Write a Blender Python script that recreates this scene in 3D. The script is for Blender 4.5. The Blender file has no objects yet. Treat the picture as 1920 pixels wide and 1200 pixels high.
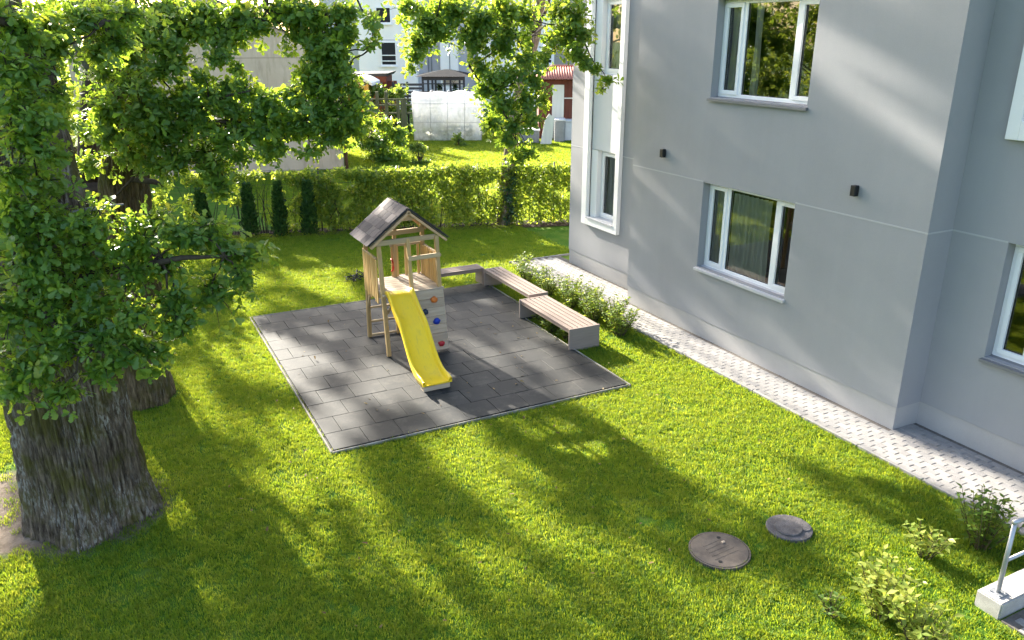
import bpy, bmesh, math, random
import numpy as np
from mathutils import Vector, Matrix, noise

random.seed(7)
RNG = np.random.default_rng(7)
scn = bpy.context.scene
COL = scn.collection
rad = math.radians

# ------------------------------------------------------------------ camera, sky, sun, exposure
CAM = np.array([-2.182, -9.518, 5.25])
PITCH, YAW, FPX = rad(19.674), rad(27.1), 1490.7
FW = np.array([math.sin(YAW), math.cos(YAW)])
RT = np.array([math.cos(YAW), -math.sin(YAW)])
cd = bpy.data.cameras.new('camera')
cam = bpy.data.objects.new('camera', cd); COL.objects.link(cam)
cam.location = CAM
cam.rotation_euler = (rad(90) - PITCH, 0, -YAW)
cd.sensor_width = 36; cd.lens = FPX / 1920 * 36
cd.clip_start = 0.1; cd.clip_end = 2000
scn.camera = cam

SUN = Vector((0.145, -1.0, -0.40)).normalized()          # the way the light travels
ELEV = math.asin(-SUN.z)
world = bpy.data.worlds.new('World'); scn.world = world; world.use_nodes = True
nt = world.node_tree
sky = nt.nodes.new('ShaderNodeTexSky'); sky.sky_type = 'NISHITA'; sky.sun_disc = False
sky.sun_elevation = ELEV; sky.sun_rotation = math.atan2(-SUN.x, -SUN.y)
sky.air_density = 0.9; sky.dust_density = 2.5; sky.ozone_density = 0.7
bgn = nt.nodes['Background']; bgn.inputs['Strength'].default_value = 0.12
nt.links.new(sky.outputs['Color'], bgn.inputs['Color'])
sl = bpy.data.lights.new('sun', 'SUN'); sl.energy = 5.0; sl.angle = rad(0.55); sl.color = (1.0, 0.93, 0.80)
so = bpy.data.objects.new('sun', sl); COL.objects.link(so)
so.rotation_euler = SUN.to_track_quat('-Z', 'Y').to_euler(); so.location = (0, 30, 40)
scn.view_settings.view_transform = 'Standard'
scn.view_settings.look = 'None'
scn.view_settings.exposure = 2.45
scn.view_settings.gamma = 1.0
scn.view_settings.use_curve_mapping = False
scn.cycles.use_denoising = True
scn.cycles.max_bounces = 8
scn.cycles.transparent_max_bounces = 12
scn.cycles.caustics_reflective = False; scn.cycles.caustics_refractive = False

def ray(px, py):
    a = (px - 960) / FPX; b = (py - 600) / FPX
    c, s = math.cos(PITCH), math.sin(PITCH)
    y = c - b * s; z = -s - b * c
    return np.array([RT[0] * a + FW[0] * y, RT[1] * a + FW[1] * y, z])
def at(px, py, D):
    """the place seen at a point of the photograph, D metres ahead of the camera"""
    d = ray(px, py); return CAM + d * (D / (d[:2] @ FW))
def gnd(px, py, z=0.0):
    d = ray(px, py); return CAM + d * ((z - CAM[2]) / d[2])

# ------------------------------------------------------------------ materials
class NT:
    def __init__(s, name):
        s.m = bpy.data.materials.new(name); s.m.use_nodes = True
        s.t = s.m.node_tree; s.t.nodes.clear()
        s.out = s.t.nodes.new('ShaderNodeOutputMaterial')
    def n(s, typ, **kw):
        nd = s.t.nodes.new(typ)
        for k, v in kw.items():
            if k in nd.inputs: nd.inputs[k].default_value = v
            else: setattr(nd, k, v)
        return nd
    def l(s, a, b): s.t.links.new(a, b)
    def pos(s, scale=(1, 1, 1), rot=(0, 0, 0)):
        g = s.n('ShaderNodeNewGeometry'); mp = s.n('ShaderNodeMapping')
        mp.inputs['Scale'].default_value = scale; mp.inputs['Rotation'].default_value = rot
        s.l(g.outputs['Position'], mp.inputs['Vector']); return mp.outputs['Vector']
    def noise(s, vec, scale, detail=4, rough=.55):
        n = s.n('ShaderNodeTexNoise'); n.inputs['Scale'].default_value = scale
        n.inputs['Detail'].default_value = detail; n.inputs['Roughness'].default_value = rough
        s.l(vec, n.inputs['Vector']); return n.outputs['Fac']
    def ramp(s, fac, stops):
        r = s.n('ShaderNodeValToRGB'); cr = r.color_ramp
        while len(cr.elements) > 1: cr.elements.remove(cr.elements[-1])
        cr.elements[0].position = stops[0][0]; cr.elements[0].color = (*stops[0][1], 1)
        for p, c in stops[1:]:
            e = cr.elements.new(p); e.color = (*c, 1)
        s.l(fac, r.inputs['Fac']); return r.outputs['Color']
    def mix(s, fac, a, b, mode='MIX'):
        m = s.n('ShaderNodeMix', data_type='RGBA', blend_type=mode)
        if isinstance(fac, (int, float)): m.inputs[0].default_value = fac
        else: s.l(fac, m.inputs[0])
        for i, v in ((6, a), (7, b)):
            if isinstance(v, tuple): m.inputs[i].default_value = (*v, 1)
            else: s.l(v, m.inputs[i])
        return m.outputs[2]
    def bump(s, h, strength, dist=.01):
        b = s.n('ShaderNodeBump'); b.inputs['Strength'].default_value = strength
        b.inputs['Distance'].default_value = dist; s.l(h, b.inputs['Height']); return b.outputs['Normal']
    def bsdf(s, col, rough=.7, spec=.4, normal=None, metal=0.0):
        p = s.n('ShaderNodeBsdfPrincipled')
        if isinstance(col, tuple): p.inputs['Base Color'].default_value = (*col, 1)
        else: s.l(col, p.inputs['Base Color'])
        if isinstance(rough, (int, float)): p.inputs['Roughness'].default_value = rough
        else: s.l(rough, p.inputs['Roughness'])
        p.inputs['Specular IOR Level'].default_value = spec; p.inputs['Metallic'].default_value = metal
        if normal: s.l(normal, p.inputs['Normal'])
        return p
    def done(s, shader): s.l(shader.outputs[0], s.out.inputs['Surface']); return s.m

def simple(name, c1, c2=None, scale=3.0, stretch=(1, 1, 1), rough=.7, spec=.4, bump=0.0, bscale=60, bdist=.004, objvar=0.0, metal=0.0, fine=0.0):
    t = NT(name); v = t.pos(stretch)
    c2 = c2 or tuple(x * .8 for x in c1)
    col = t.ramp(t.noise(v, scale, 6, .6), [(.3, c2), (.7, c1)])
    if fine:
        f = t.noise(t.pos(), 140, 2); 
        col = t.mix(fine, col, t.ramp(f, [(.35, (.05, .05, .05)), (.65, (1, 1, 1))]), 'OVERLAY')
    if objvar:
        oi = t.n('ShaderNodeObjectInfo')
        col = t.mix(1.0, col, t.ramp(oi.outputs['Random'], [(0, (1 - objvar,) * 3), (1, (1 + objvar * .5,) * 3)]), 'MULTIPLY')
    nrm = t.bump(t.noise(v, bscale, 3), bump, bdist) if bump else None
    return t.done(t.bsdf(col, rough, spec, nrm, metal))

def leaf_mat(name, stops, trans, fac=.42, rough=.42, spec=.5, attr='tint', rnd=False):
    t = NT(name)
    if rnd: f = t.n('ShaderNodeObjectInfo').outputs['Random']
    else: f = t.n('ShaderNodeAttribute', attribute_name=attr).outputs['Fac']
    col = t.ramp(f, stops); tcol = t.ramp(f, trans)
    p = t.bsdf(col, rough, spec)
    tr = t.n('ShaderNodeBsdfTranslucent'); t.l(tcol, tr.inputs['Color'])
    m = t.n('ShaderNodeMixShader'); m.inputs[0].default_value = fac
    t.l(p.outputs[0], m.inputs[1]); t.l(tr.outputs[0], m.inputs[2])
    return t.done(m)

M = {}
M['oak_leaf'] = leaf_mat('oak_leaf', [(0, (.048, .115, .024)), (.45, (.104, .205, .038)), (.8, (.165, .255, .038)), (1, (.24, .28, .05))],
                         [(0, (.26, .42, .035)), (.6, (.46, .58, .045)), (1, (.66, .64, .05))], .52, .4, .5)
M['hedge_leaf'] = leaf_mat('hedge_leaf', [(0, (.045, .105, .018)), (.5, (.10, .18, .028)), (1, (.21, .25, .04))],
                           [(0, (.26, .38, .035)), (.6, (.46, .54, .05)), (1, (.68, .64, .07))], .55, .45, .4)
M['pale_leaf'] = leaf_mat('pale_leaf', [(0, (.12, .20, .03)), (.5, (.26, .32, .06)), (1, (.42, .42, .11))], [(0, (.40, .5, .06)), (1, (.7, .66, .12))], .5, .45, .4)
M['row_leaf'] = leaf_mat('row_leaf', [(0, (.060, .125, .02)), (.5, (.12, .19, .03)), (1, (.22, .25, .05))], [(0, (.3, .44, .04)), (.6, (.5, .58, .06)), (1, (.7, .66, .1))], .5, .5, .3)
M['shrub_leaf'] = leaf_mat('shrub_leaf', [(0, (.045, .105, .02)), (.5, (.09, .16, .025)), (1, (.18, .22, .04))],
                           [(0, (.22, .36, .04)), (.6, (.42, .52, .06)), (1, (.6, .58, .08))], .45, .45, .4)
M['spruce_leaf'] = leaf_mat('spruce_leaf', [(0, (.012, .040, .012)), (.6, (.028, .075, .016)), (1, (.055, .11, .02))],
                            [(0, (.04, .10, .02)), (1, (.12, .2, .03))], .25, .5, .3)
M['dry_leaf'] = leaf_mat('dry_leaf', [(0, (.10, .055, .02)), (1, (.26, .19, .08))], [(0, (.2, .12, .04)), (1, (.3, .22, .08))], .2, .7, .2)
M['wall_ivy'] = leaf_mat('wall_ivy', [(0, (.012, .045, .022)), (1, (.03, .085, .035))], [(0, (.04, .12, .03)), (1, (.1, .2, .05))], .3, .4, .5)

def bark_mat(name, a, b, moss, lichen):
    t = NT(name); v = t.pos((1, 1, .22))
    n1 = t.noise(t.pos((1, 1, .13)), 30, 8, .72)
    col = t.ramp(n1, [(.36, a), (.52, b), (.66, tuple(x * 1.9 for x in b))])
    ln = t.noise(t.pos((1, 1, .22)), 40, 5, .65)
    lm = t.ramp(t.noise(t.pos(), 1.6, 3), [(.45, (0, 0, 0)), (.6, (1, 1, 1))])
    lf = t.ramp(ln, [(.50, (0, 0, 0)), (.57, (1, 1, 1))])
    col = t.mix(t.mix(1.0, lm, lf, 'MULTIPLY'), col, lichen)
    mm = t.ramp(t.noise(t.pos(), 2.3, 5, .65), [(.48, (0, 0, 0)), (.62, (.85, .85, .85))])
    col = t.mix(mm, col, moss)
    nrm = t.bump(t.noise(t.pos((1, 1, .16)), 34, 6, .7), 1.0, .035)
    return t.done(t.bsdf(col, .9, .2, nrm))
M['bark'] = bark_mat('bark', (.044, .030, .021), (.155, .115, .084), (.10, .088, .020), (.33, .295, .26))
M['bark_brown'] = bark_mat('bark_brown', (.045, .030, .018), (.155, .112, .066), (.10, .09, .025), (.2, .17, .13))
M['branch'] = simple('branch', (.075, .058, .045), (.03, .022, .017), 14, (1, 1, 1), .9, .2, .6, 40)
M['dead_branch'] = simple('dead_branch', (.36, .34, .32), (.12, .10, .09), 12, (1, 1, 1), .9, .2)
M['stem'] = simple('stem', (.10, .085, .04), (.05, .04, .02), 14, (1, 1, 1), .9, .2)

# grass: blades, and the ground they stand on
M['grass'] = leaf_mat('grass', [(0, (.052, .128, .012)), (.4, (.074, .166, .014)), (.8, (.105, .192, .018)), (1, (.125, .195, .028))],
                      [(0, (.30, .44, .02)), (.6, (.50, .57, .03)), (1, (.57, .58, .05))], .45, .6, .2, rnd=True)
def lawn_mat():
    t = NT('lawn_ground'); v = t.pos()
    g = t.ramp(t.noise(v, 2.2, 6, .65), [(.3, (.045, .120, .012)), (.5, (.078, .165, .016)), (.72, (.14, .18, .030))])
    g = t.mix(.6, g, t.ramp(t.noise(v, 70, 3), [(.3, (.45, .45, .45)), (.7, (1, 1, 1))]), 'MULTIPLY')
    # bare earth round the foot of the big oak
    geo = t.n('ShaderNodeNewGeometry'); d = t.n('ShaderNodeVectorMath', operation='DISTANCE')
    t.l(geo.outputs['Position'], d.inputs[0]); d.inputs[1].default_value = (-3.95, .35, 0)
    ad = t.n('ShaderNodeMath', operation='ADD'); nm = t.noise(v, 1.7, 5)
    sc = t.n('ShaderNodeMath', operation='MULTIPLY'); t.l(nm, sc.inputs[0]); sc.inputs[1].default_value = 2.2
    t.l(d.outputs['Value'], ad.inputs[0]); t.l(sc.outputs[0], ad.inputs[1])
    f = t.ramp(ad.outputs[0], [(0, (1, 1, 1)), (1, (0, 0, 0))])
    mr = t.n('ShaderNodeMapRange'); mr.inputs['From Min'].default_value = 2.2; mr.inputs['From Max'].default_value = 1.8
    t.l(ad.outputs[0], mr.inputs['Value'])
    d2 = t.n('ShaderNodeVectorMath', operation='DISTANCE'); t.l(geo.outputs['Position'], d2.inputs[0]); d2.inputs[1].default_value = (-2.9, -.1, 0)
    a2 = t.n('ShaderNodeMath', operation='ADD'); t.l(d2.outputs['Value'], a2.inputs[0]); s2 = t.n('ShaderNodeMath', operation='MULTIPLY'); t.l(nm, s2.inputs[0]); s2.inputs[1].default_value = .7; t.l(s2.outputs[0], a2.inputs[1])
    m2 = t.n('ShaderNodeMapRange'); m2.inputs['From Min'].default_value = 1.30; m2.inputs['From Max'].default_value = 1.1; t.l(a2.outputs[0], m2.inputs['Value'])
    g = t.mix(m2.outputs[0], g, (.16, .122, .09))
    earth = t.ramp(t.noise(v, 9, 6, .7), [(.3, (.12, .09, .065)), (.7, (.27, .215, .165))])
    g = t.mix(mr.outputs[0], g, earth)
    return t.done(t.bsdf(g, .95, .1, t.bump(t.noise(v, 45, 4), .8, .02)))
M['lawn'] = lawn_mat()
M['soil'] = simple('soil', (.060, .045, .033), (.025, .018, .013), 8, rough=.95, spec=.1, bump=.8, bscale=30, bdist=.02)

def rubber_mat():
    t = NT('rubber_tile'); v = t.pos()
    g = t.ramp(t.noise(v, 1.3, 5, .6), [(.3, (.026, .029, .031)), (.7, (.043, .043, .042))])
    g = t.mix(.5, g, t.ramp(t.noise(v, 160, 2), [(.35, (.35, .35, .35)), (.65, (1.0, 1.0, 1.0))]), 'MULTIPLY')
    dust = t.ramp(t.noise(v, 3.1, 7, .7), [(.5, (0, 0, 0)), (.75, (.35, .35, .35))])
    g = t.mix(dust, g, (.13, .12, .105))
    oi = t.n('ShaderNodeObjectInfo')
    g = t.mix(1.0, g, t.ramp(oi.outputs['Random'], [(0, (.84, .84, .85)), (.5, (1, 1, 1)), (1, (1.14, 1.12, 1.10))]), 'MULTIPLY')
    return t.done(t.bsdf(g, .66, .17, t.bump(t.noise(v, 210, 2), .35, .003)))
M['rubber'] = rubber_mat()
M['edging'] = simple('edging', (.36, .33, .29), (.12, .11, .09), 3, rough=.9, spec=.2, bump=.3)
def paver_mat():
    t = NT('paver'); v = t.pos()
    g = t.ramp(t.noise(v, 5, 6, .7), [(.3, (.25, .24, .232)), (.7, (.34, .328, .318))])
    g = t.mix(.35, g, t.ramp(t.noise(v, 260, 2), [(.3, (.3, .3, .3)), (.7, (1, 1, 1))]), 'MULTIPLY')
    oi = t.n('ShaderNodeObjectInfo')
    g = t.mix(1.0, g, t.ramp(oi.outputs['Random'], [(0, (.82, .82, .84)), (1, (1.1, 1.08, 1.05))]), 'MULTIPLY')
    return t.done(t.bsdf(g, .85, .3, t.bump(t.noise(v, 220, 2), .4, .002)))
M['paver'] = paver_mat()
M['joint_sand'] = simple('joint_sand', (.16, .145, .13), (.10, .09, .08), 30, rough=.95, spec=.1)

def stucco(name, c, var=.06, bs=.35):
    t = NT(name); v = t.pos()
    c1 = tuple(x * (1 + var) for x in c); c2 = tuple(x * (1 - var) for x in c)
    g = t.ramp(t.noise(v, .55, 5, .6), [(.3, c2), (.7, c1)])
    streak = t.noise(t.pos((1, 2.4, .12)), 2.2, 5, .6)
    g = t.mix(.05, g, t.ramp(streak, [(.35, (.55, .55, .56)), (.65, (1, 1, 1))]), 'MULTIPLY')
    g = t.mix(.22, g, t.ramp(t.noise(v, 190, 2), [(.3, (.45, .45, .45)), (.7, (1, 1, 1))]), 'MULTIPLY')
    return t.done(t.bsdf(g, .93, .2, t.bump(t.noise(v, 150, 3, .7), bs, .006)))
M['stucco'] = stucco('stucco', (.322, .320, .334))
M['plinth'] = stucco('plinth', (.40, .385, .38), .09, .2)
M['stucco_seam'] = stucco('stucco_seam', (.43, .425, .435), .04, .1)
M['white_render'] = stucco('white_render', (.80, .79, .78), .03, .1)
M['white_render_grey'] = stucco('white_render_grey', (.62, .62, .63), .04, .1)
M['pvc'] = simple('pvc', (.80, .80, .81), (.75, .75, .77), 2, rough=.32, spec=.5)
M['sill_metal'] = simple('sill_metal', (.50, .50, .52), (.44, .44, .46), 2, rough=.45, spec=.5)
M['sill_metal_shaded'] = simple('sill_metal_shaded', (.17, .17, .18), (.14, .14, .15), 2, rough=.5, spec=.5)  # same sill metal, with the shade on it put into the colour
M['black_metal'] = simple('black_metal', (.012, .012, .013), (.009, .009, .01), 3, rough=.5)
M['grey_steel'] = simple('grey_steel', (.42, .43, .45), (.34, .35, .37), 12, rough=.42, spec=.5, metal=.55)
M['concrete'] = simple('concrete', (.44, .42, .40), (.30, .285, .265), 6, rough=.9, spec=.2, bump=.35, bscale=90, fine=.25)
M['dark_room'] = simple('dark_room', (.05, .056, .055), (.04, .045, .044), 2, rough=.95, spec=.1)
def glass_mat(name='glass', ior=2.1, tint=(.92, .95, .94)):
    t = NT(name)
    fr = t.n('ShaderNodeFresnel'); fr.inputs['IOR'].default_value = ior
    tr = t.n('ShaderNodeBsdfTransparent'); tr.inputs['Color'].default_value = (*tint, 1)
    gl = t.n('ShaderNodeBsdfGlossy'); gl.inputs['Roughness'].default_value = .012; gl.inputs['Color'].default_value = (.95, .97, .96, 1)
    bm = t.bump(t.noise(t.pos(), 1.3, 1), .02, .02); t.l(bm, gl.inputs['Normal'])
    m = t.n('ShaderNodeMixShader'); t.l(fr.outputs[0], m.inputs[0]); t.l(tr.outputs[0], m.inputs[1]); t.l(gl.outputs[0], m.inputs[2])
    return t.done(m)
M['glass'] = glass_mat()
M['curtain'] = leaf_mat('curtain', [(0, (.86, .92, .88)), (1, (.88, .94, .90))], [(0, (.6, .65, .62)), (1, (.6, .65, .62))], .2, .9, .1)
M['curtain_white'] = leaf_mat('curtain_white', [(0, (.86, .86, .84)), (1, (.88, .88, .86))], [(0, (.8, .8, .8)), (1, (.8, .8, .8))], .15, .9, .1)

def wood(name, a, b, axis='z', grey=.25, var=.18, rough=.75):
    t = NT(name); st = {'z': (1, 1, .05), 'x': (.05, 1, 1), 'y': (1, .05, 1)}[axis]
    v = t.pos(st)
    g = t.ramp(t.noise(v, 38, 7, .65), [(.28, b), (.72, a)])
    gr = t.ramp(t.noise(t.pos(), 3.2, 4), [(.4, (0, 0, 0)), (.75, (grey, grey, grey))])
    g = t.mix(gr, g, (.30, .28, .26))
    oi = t.n('ShaderNodeObjectInfo')
    g = t.mix(1.0, g, t.ramp(oi.outputs['Random'], [(0, (1 - var,) * 3), (1, (1 + var * .6,) * 3)]), 'MULTIPLY')
    return t.done(t.bsdf(g, rough, .2, t.bump(t.noise(v, 60, 5), .35, .004)))
M['pine_post'] = wood('pine_post', (.58, .40, .19), (.40, .26, .11), 'z', .25)
M['pine_x'] = wood('pine_x', (.56, .42, .25), (.40, .29, .17), 'x', .3)
M['pine_y'] = wood('pine_y', (.54, .39, .22), (.36, .25, .14), 'y', .3)
M['pine_slat'] = wood('pine_slat', (.64, .43, .18), (.46, .29, .11), 'z', .05)
M['pine_orange'] = wood('pine_orange', (.60, .39, .23), (.42, .27, .15), 'x', .1)
M['weathered_x'] = wood('weathered_x', (.56, .44, .33), (.38, .29, .21), 'x', .25)
M['weathered_deck'] = wood('weathered_deck', (.50, .41, .31), (.32, .26, .19), 'x', .3)
M['bench_y'] = wood('bench_y', (.27, .205, .175), (.19, .145, .122), 'y', .1, .1, .75)
M['bench_x'] = wood('bench_x', (.27, .205, .175), (.19, .145, .122), 'x', .1, .1, .75)
M['bench_end'] = wood('bench_end', (.30, .235, .20), (.23, .18, .155), 'x', .1, .08, .75)
M['bench_end_y'] = wood('bench_end_y', (.30, .235, .20), (.23, .18, .155), 'y', .1, .08, .75)
def shingle_mat():
    t = NT('shingle'); v = t.pos()
    oi = t.n('ShaderNodeObjectInfo')
    c = t.ramp(oi.outputs['Random'], [(0, (.070, .062, .068)), (.5, (.115, .10, .105)), (.8, (.15, .13, .13)), (1, (.26, .22, .21))])
    c = t.mix(.6, c, t.ramp(t.noise(v, 190, 2), [(.3, (.4, .4, .4)), (.7, (1.0, 1.0, 1.0))]), 'MULTIPLY')
    return t.done(t.bsdf(c, .9, .25, t.bump(t.noise(v, 170, 2), .6, .004)))
M['shingle'] = shingle_mat()
def slide_mat():
    t = NT('slide_plastic'); v = t.pos((1, .2, .2))
    sc = t.ramp(t.noise(v, 26, 6, .75), [(.54, (0, 0, 0)), (.70, (.45, .45, .45))])
    c = t.mix(sc, (.90, .61, .014), (.50, .37, .08))
    dirt = t.ramp(t.noise(t.pos(), 4.5, 6, .7), [(.55, (0, 0, 0)), (.8, (.3, .3, .3))])
    c = t.mix(dirt, c, (.33, .25, .09))
    return t.done(t.bsdf(c, .38, .45, t.bump(t.noise(v, 14, 3), .06, .01)))
M['slide'] = slide_mat()
for k, c in dict(hold_orange=(.62, .17, .03), hold_navy=(.014, .03, .07), hold_blue=(.012, .045, .40), hold_red=(.50, .018, .03), handle_red=(.52, .03, .02)).items():
    M[k] = simple(k, c, tuple(x * .8 for x in c), 20, rough=.45, bump=.3, bscale=80)
def mat_lid():
    t = NT('cast_iron'); v = t.pos()
    g = t.ramp(t.noise(v, 7, 6, .7), [(.3, (.075, .060, .050)), (.7, (.135, .110, .090))])
    rs = t.ramp(t.noise(v, 3.3, 5, .65), [(.45, (0, 0, 0)), (.75, (.7, .7, .7))])
    g = t.mix(rs, g, (.20, .155, .115))
    return t.done(t.bsdf(g, .75, .35, t.bump(t.noise(v, 60, 4), .5, .004)))
M['iron'] = mat_lid()
M['old_concrete'] = simple('old_concrete', (.16, .148, .145), (.075, .068, .068), 9, rough=.95, spec=.2, bump=.9, bscale=70, bdist=.008, fine=.4)
def cream_mat():
    t = NT('cream_plaster'); v = t.pos()
    g = t.ramp(t.noise(v, .8, 6, .65), [(.3, (.52, .40, .30)), (.7, (.63, .50, .385))])
    st = t.ramp(t.noise(t.pos((1.5, 1.5, .25)), 2.6, 6, .7), [(.5, (1, 1, 1)), (.75, (.62, .58, .52))])
    g = t.mix(.8, g, st, 'MULTIPLY')
    return t.done(t.bsdf(g, .95, .1, t.bump(t.noise(v, 40, 4), .3, .01)))
M['cream'] = cream_mat()
M['cream_line'] = simple('cream_line', (.40, .31, .235), (.34, .26, .2), 3, rough=.95, spec=.1)
M['roof_sheet'] = simple('roof_sheet', (.16, .13, .11), (.10, .08, .07), 4, rough=.8)
M['rust_pipe'] = simple('rust_pipe', (.17, .085, .05), (.10, .05, .03), 12, rough=.7)
M['far_white'] = stucco('far_white', (.92, .86, .83), .03, .05)
M['far_grey'] = stucco('far_grey', (.46, .46, .49), .05, .05)
M['far_taupe'] = stucco('far_taupe', (.33, .30, .285), .05, .05)
M['far_glass'] = simple('far_glass', (.022, .024, .03), (.014, .016, .02), 1.0, rough=.5, spec=.15)
M['dark_slat'] = simple('dark_slat', (.035, .037, .046), (.025, .027, .033), 6, rough=.6)
M['slate_roof'] = simple('slate_roof', (.020, .021, .025), (.013, .014, .017), 6, rough=.95, spec=.05)
M['shed_red'] = simple('shed_red', (.17, .048, .028), (.11, .03, .018), 8, (1, 1, .1), rough=.8)
M['tile_red'] = simple('tile_red', (.52, .20, .14), (.40, .14, .095), 8, rough=.75)
M['door_white'] = simple('door_white', (.72, .68, .62), (.62, .58, .52), 6, (1, 1, .1), rough=.7)
M['container_grey'] = simple('container_grey', (.23, .24, .26), (.17, .18, .19), 5, rough=.7)
M['tarp_white'] = simple('tarp_white', (.62, .62, .63), (.5, .5, .5), 4, rough=.6)
M['honey_wood'] = simple('honey_wood', (.55, .34, .07), (.38, .22, .05), 9, (1, 1, .1), rough=.7)
M['mossy_wood'] = simple('mossy_wood', (.16, .15, .08), (.09, .085, .045), 12, (1, 1, .1), rough=.9)
M['wire'] = simple('wire', (.10, .11, .08), (.06, .06, .05), 10, rough=.6, metal=.3)
def film_mat():
    t = NT('greenhouse_film'); v = t.pos((1, 1, .5))
    st = t.ramp(t.noise(v, 1.9, 6, .7), [(.42, (.84, .84, .85)), (.7, (.60, .61, .58))])
    geo = t.n('ShaderNodeNewGeometry'); sx = t.n('ShaderNodeSeparateXYZ'); t.l(geo.outputs['Position'], sx.inputs[0])
    mr = t.n('ShaderNodeMapRange'); mr.inputs['From Min'].default_value = 1.5; mr.inputs['From Max'].default_value = .1; t.l(sx.outputs['Z'], mr.inputs['Value'])
    mud = t.mix(1.0, mr.outputs[0], t.ramp(t.noise(t.pos(), 1.5, 5, .7), [(.35, (0, 0, 0)), (.65, (1, 1, 1))]), 'MULTIPLY')
    st = t.mix(mud, st, (.30, .30, .22))
    p = t.bsdf(st, .35, .5, t.bump(t.noise(v, 3.0, 5, .6), .9, .08))
    tr = t.n('ShaderNodeBsdfTranslucent'); t.l(st, tr.inputs['Color'])
    tp = t.n('ShaderNodeBsdfTransparent')
    m = t.n('ShaderNodeMixShader'); m.inputs[0].default_value = .42; t.l(p.outputs[0], m.inputs[1]); t.l(tr.outputs[0], m.inputs[2])
    m2 = t.n('ShaderNodeMixShader'); m2.inputs[0].default_value = .16; t.l(m.outputs[0], m2.inputs[1]); t.l(tp.outputs[0], m2.inputs[2])
    return t.done(m2)
M['film'] = film_mat()

# ------------------------------------------------------------------ geometry helpers
WL = {}                                      # world place of each root / parent
def wl(o): return WL.get(o.name, Vector((0, 0, 0))) if o else Vector((0, 0, 0))
def tag(o, label=None, cat=None, group=None, kind=None):
    if label: o['label'] = label
    if cat: o['category'] = cat
    if group: o['group'] = group
    if kind: o['kind'] = kind
    return o
def empty(name, loc, label, cat, group=None):
    o = bpy.data.objects.new(name, None); COL.objects.link(o); o.location = loc; o.empty_display_size = .2
    WL[o.name] = Vector(loc); return tag(o, label, cat, group)
def place(name, me, loc=(0, 0, 0), parent=None, rot=None, scale=None):
    """link an object that uses the mesh me at a world place"""
    o = bpy.data.objects.new(name, me); COL.objects.link(o)
    o.location = Vector(loc) - wl(parent)
    if rot is not None: o.rotation_euler = rot
    if scale is not None: o.scale = scale
    if parent: o.parent = parent
    WL[o.name] = Vector(loc); return o

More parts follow.
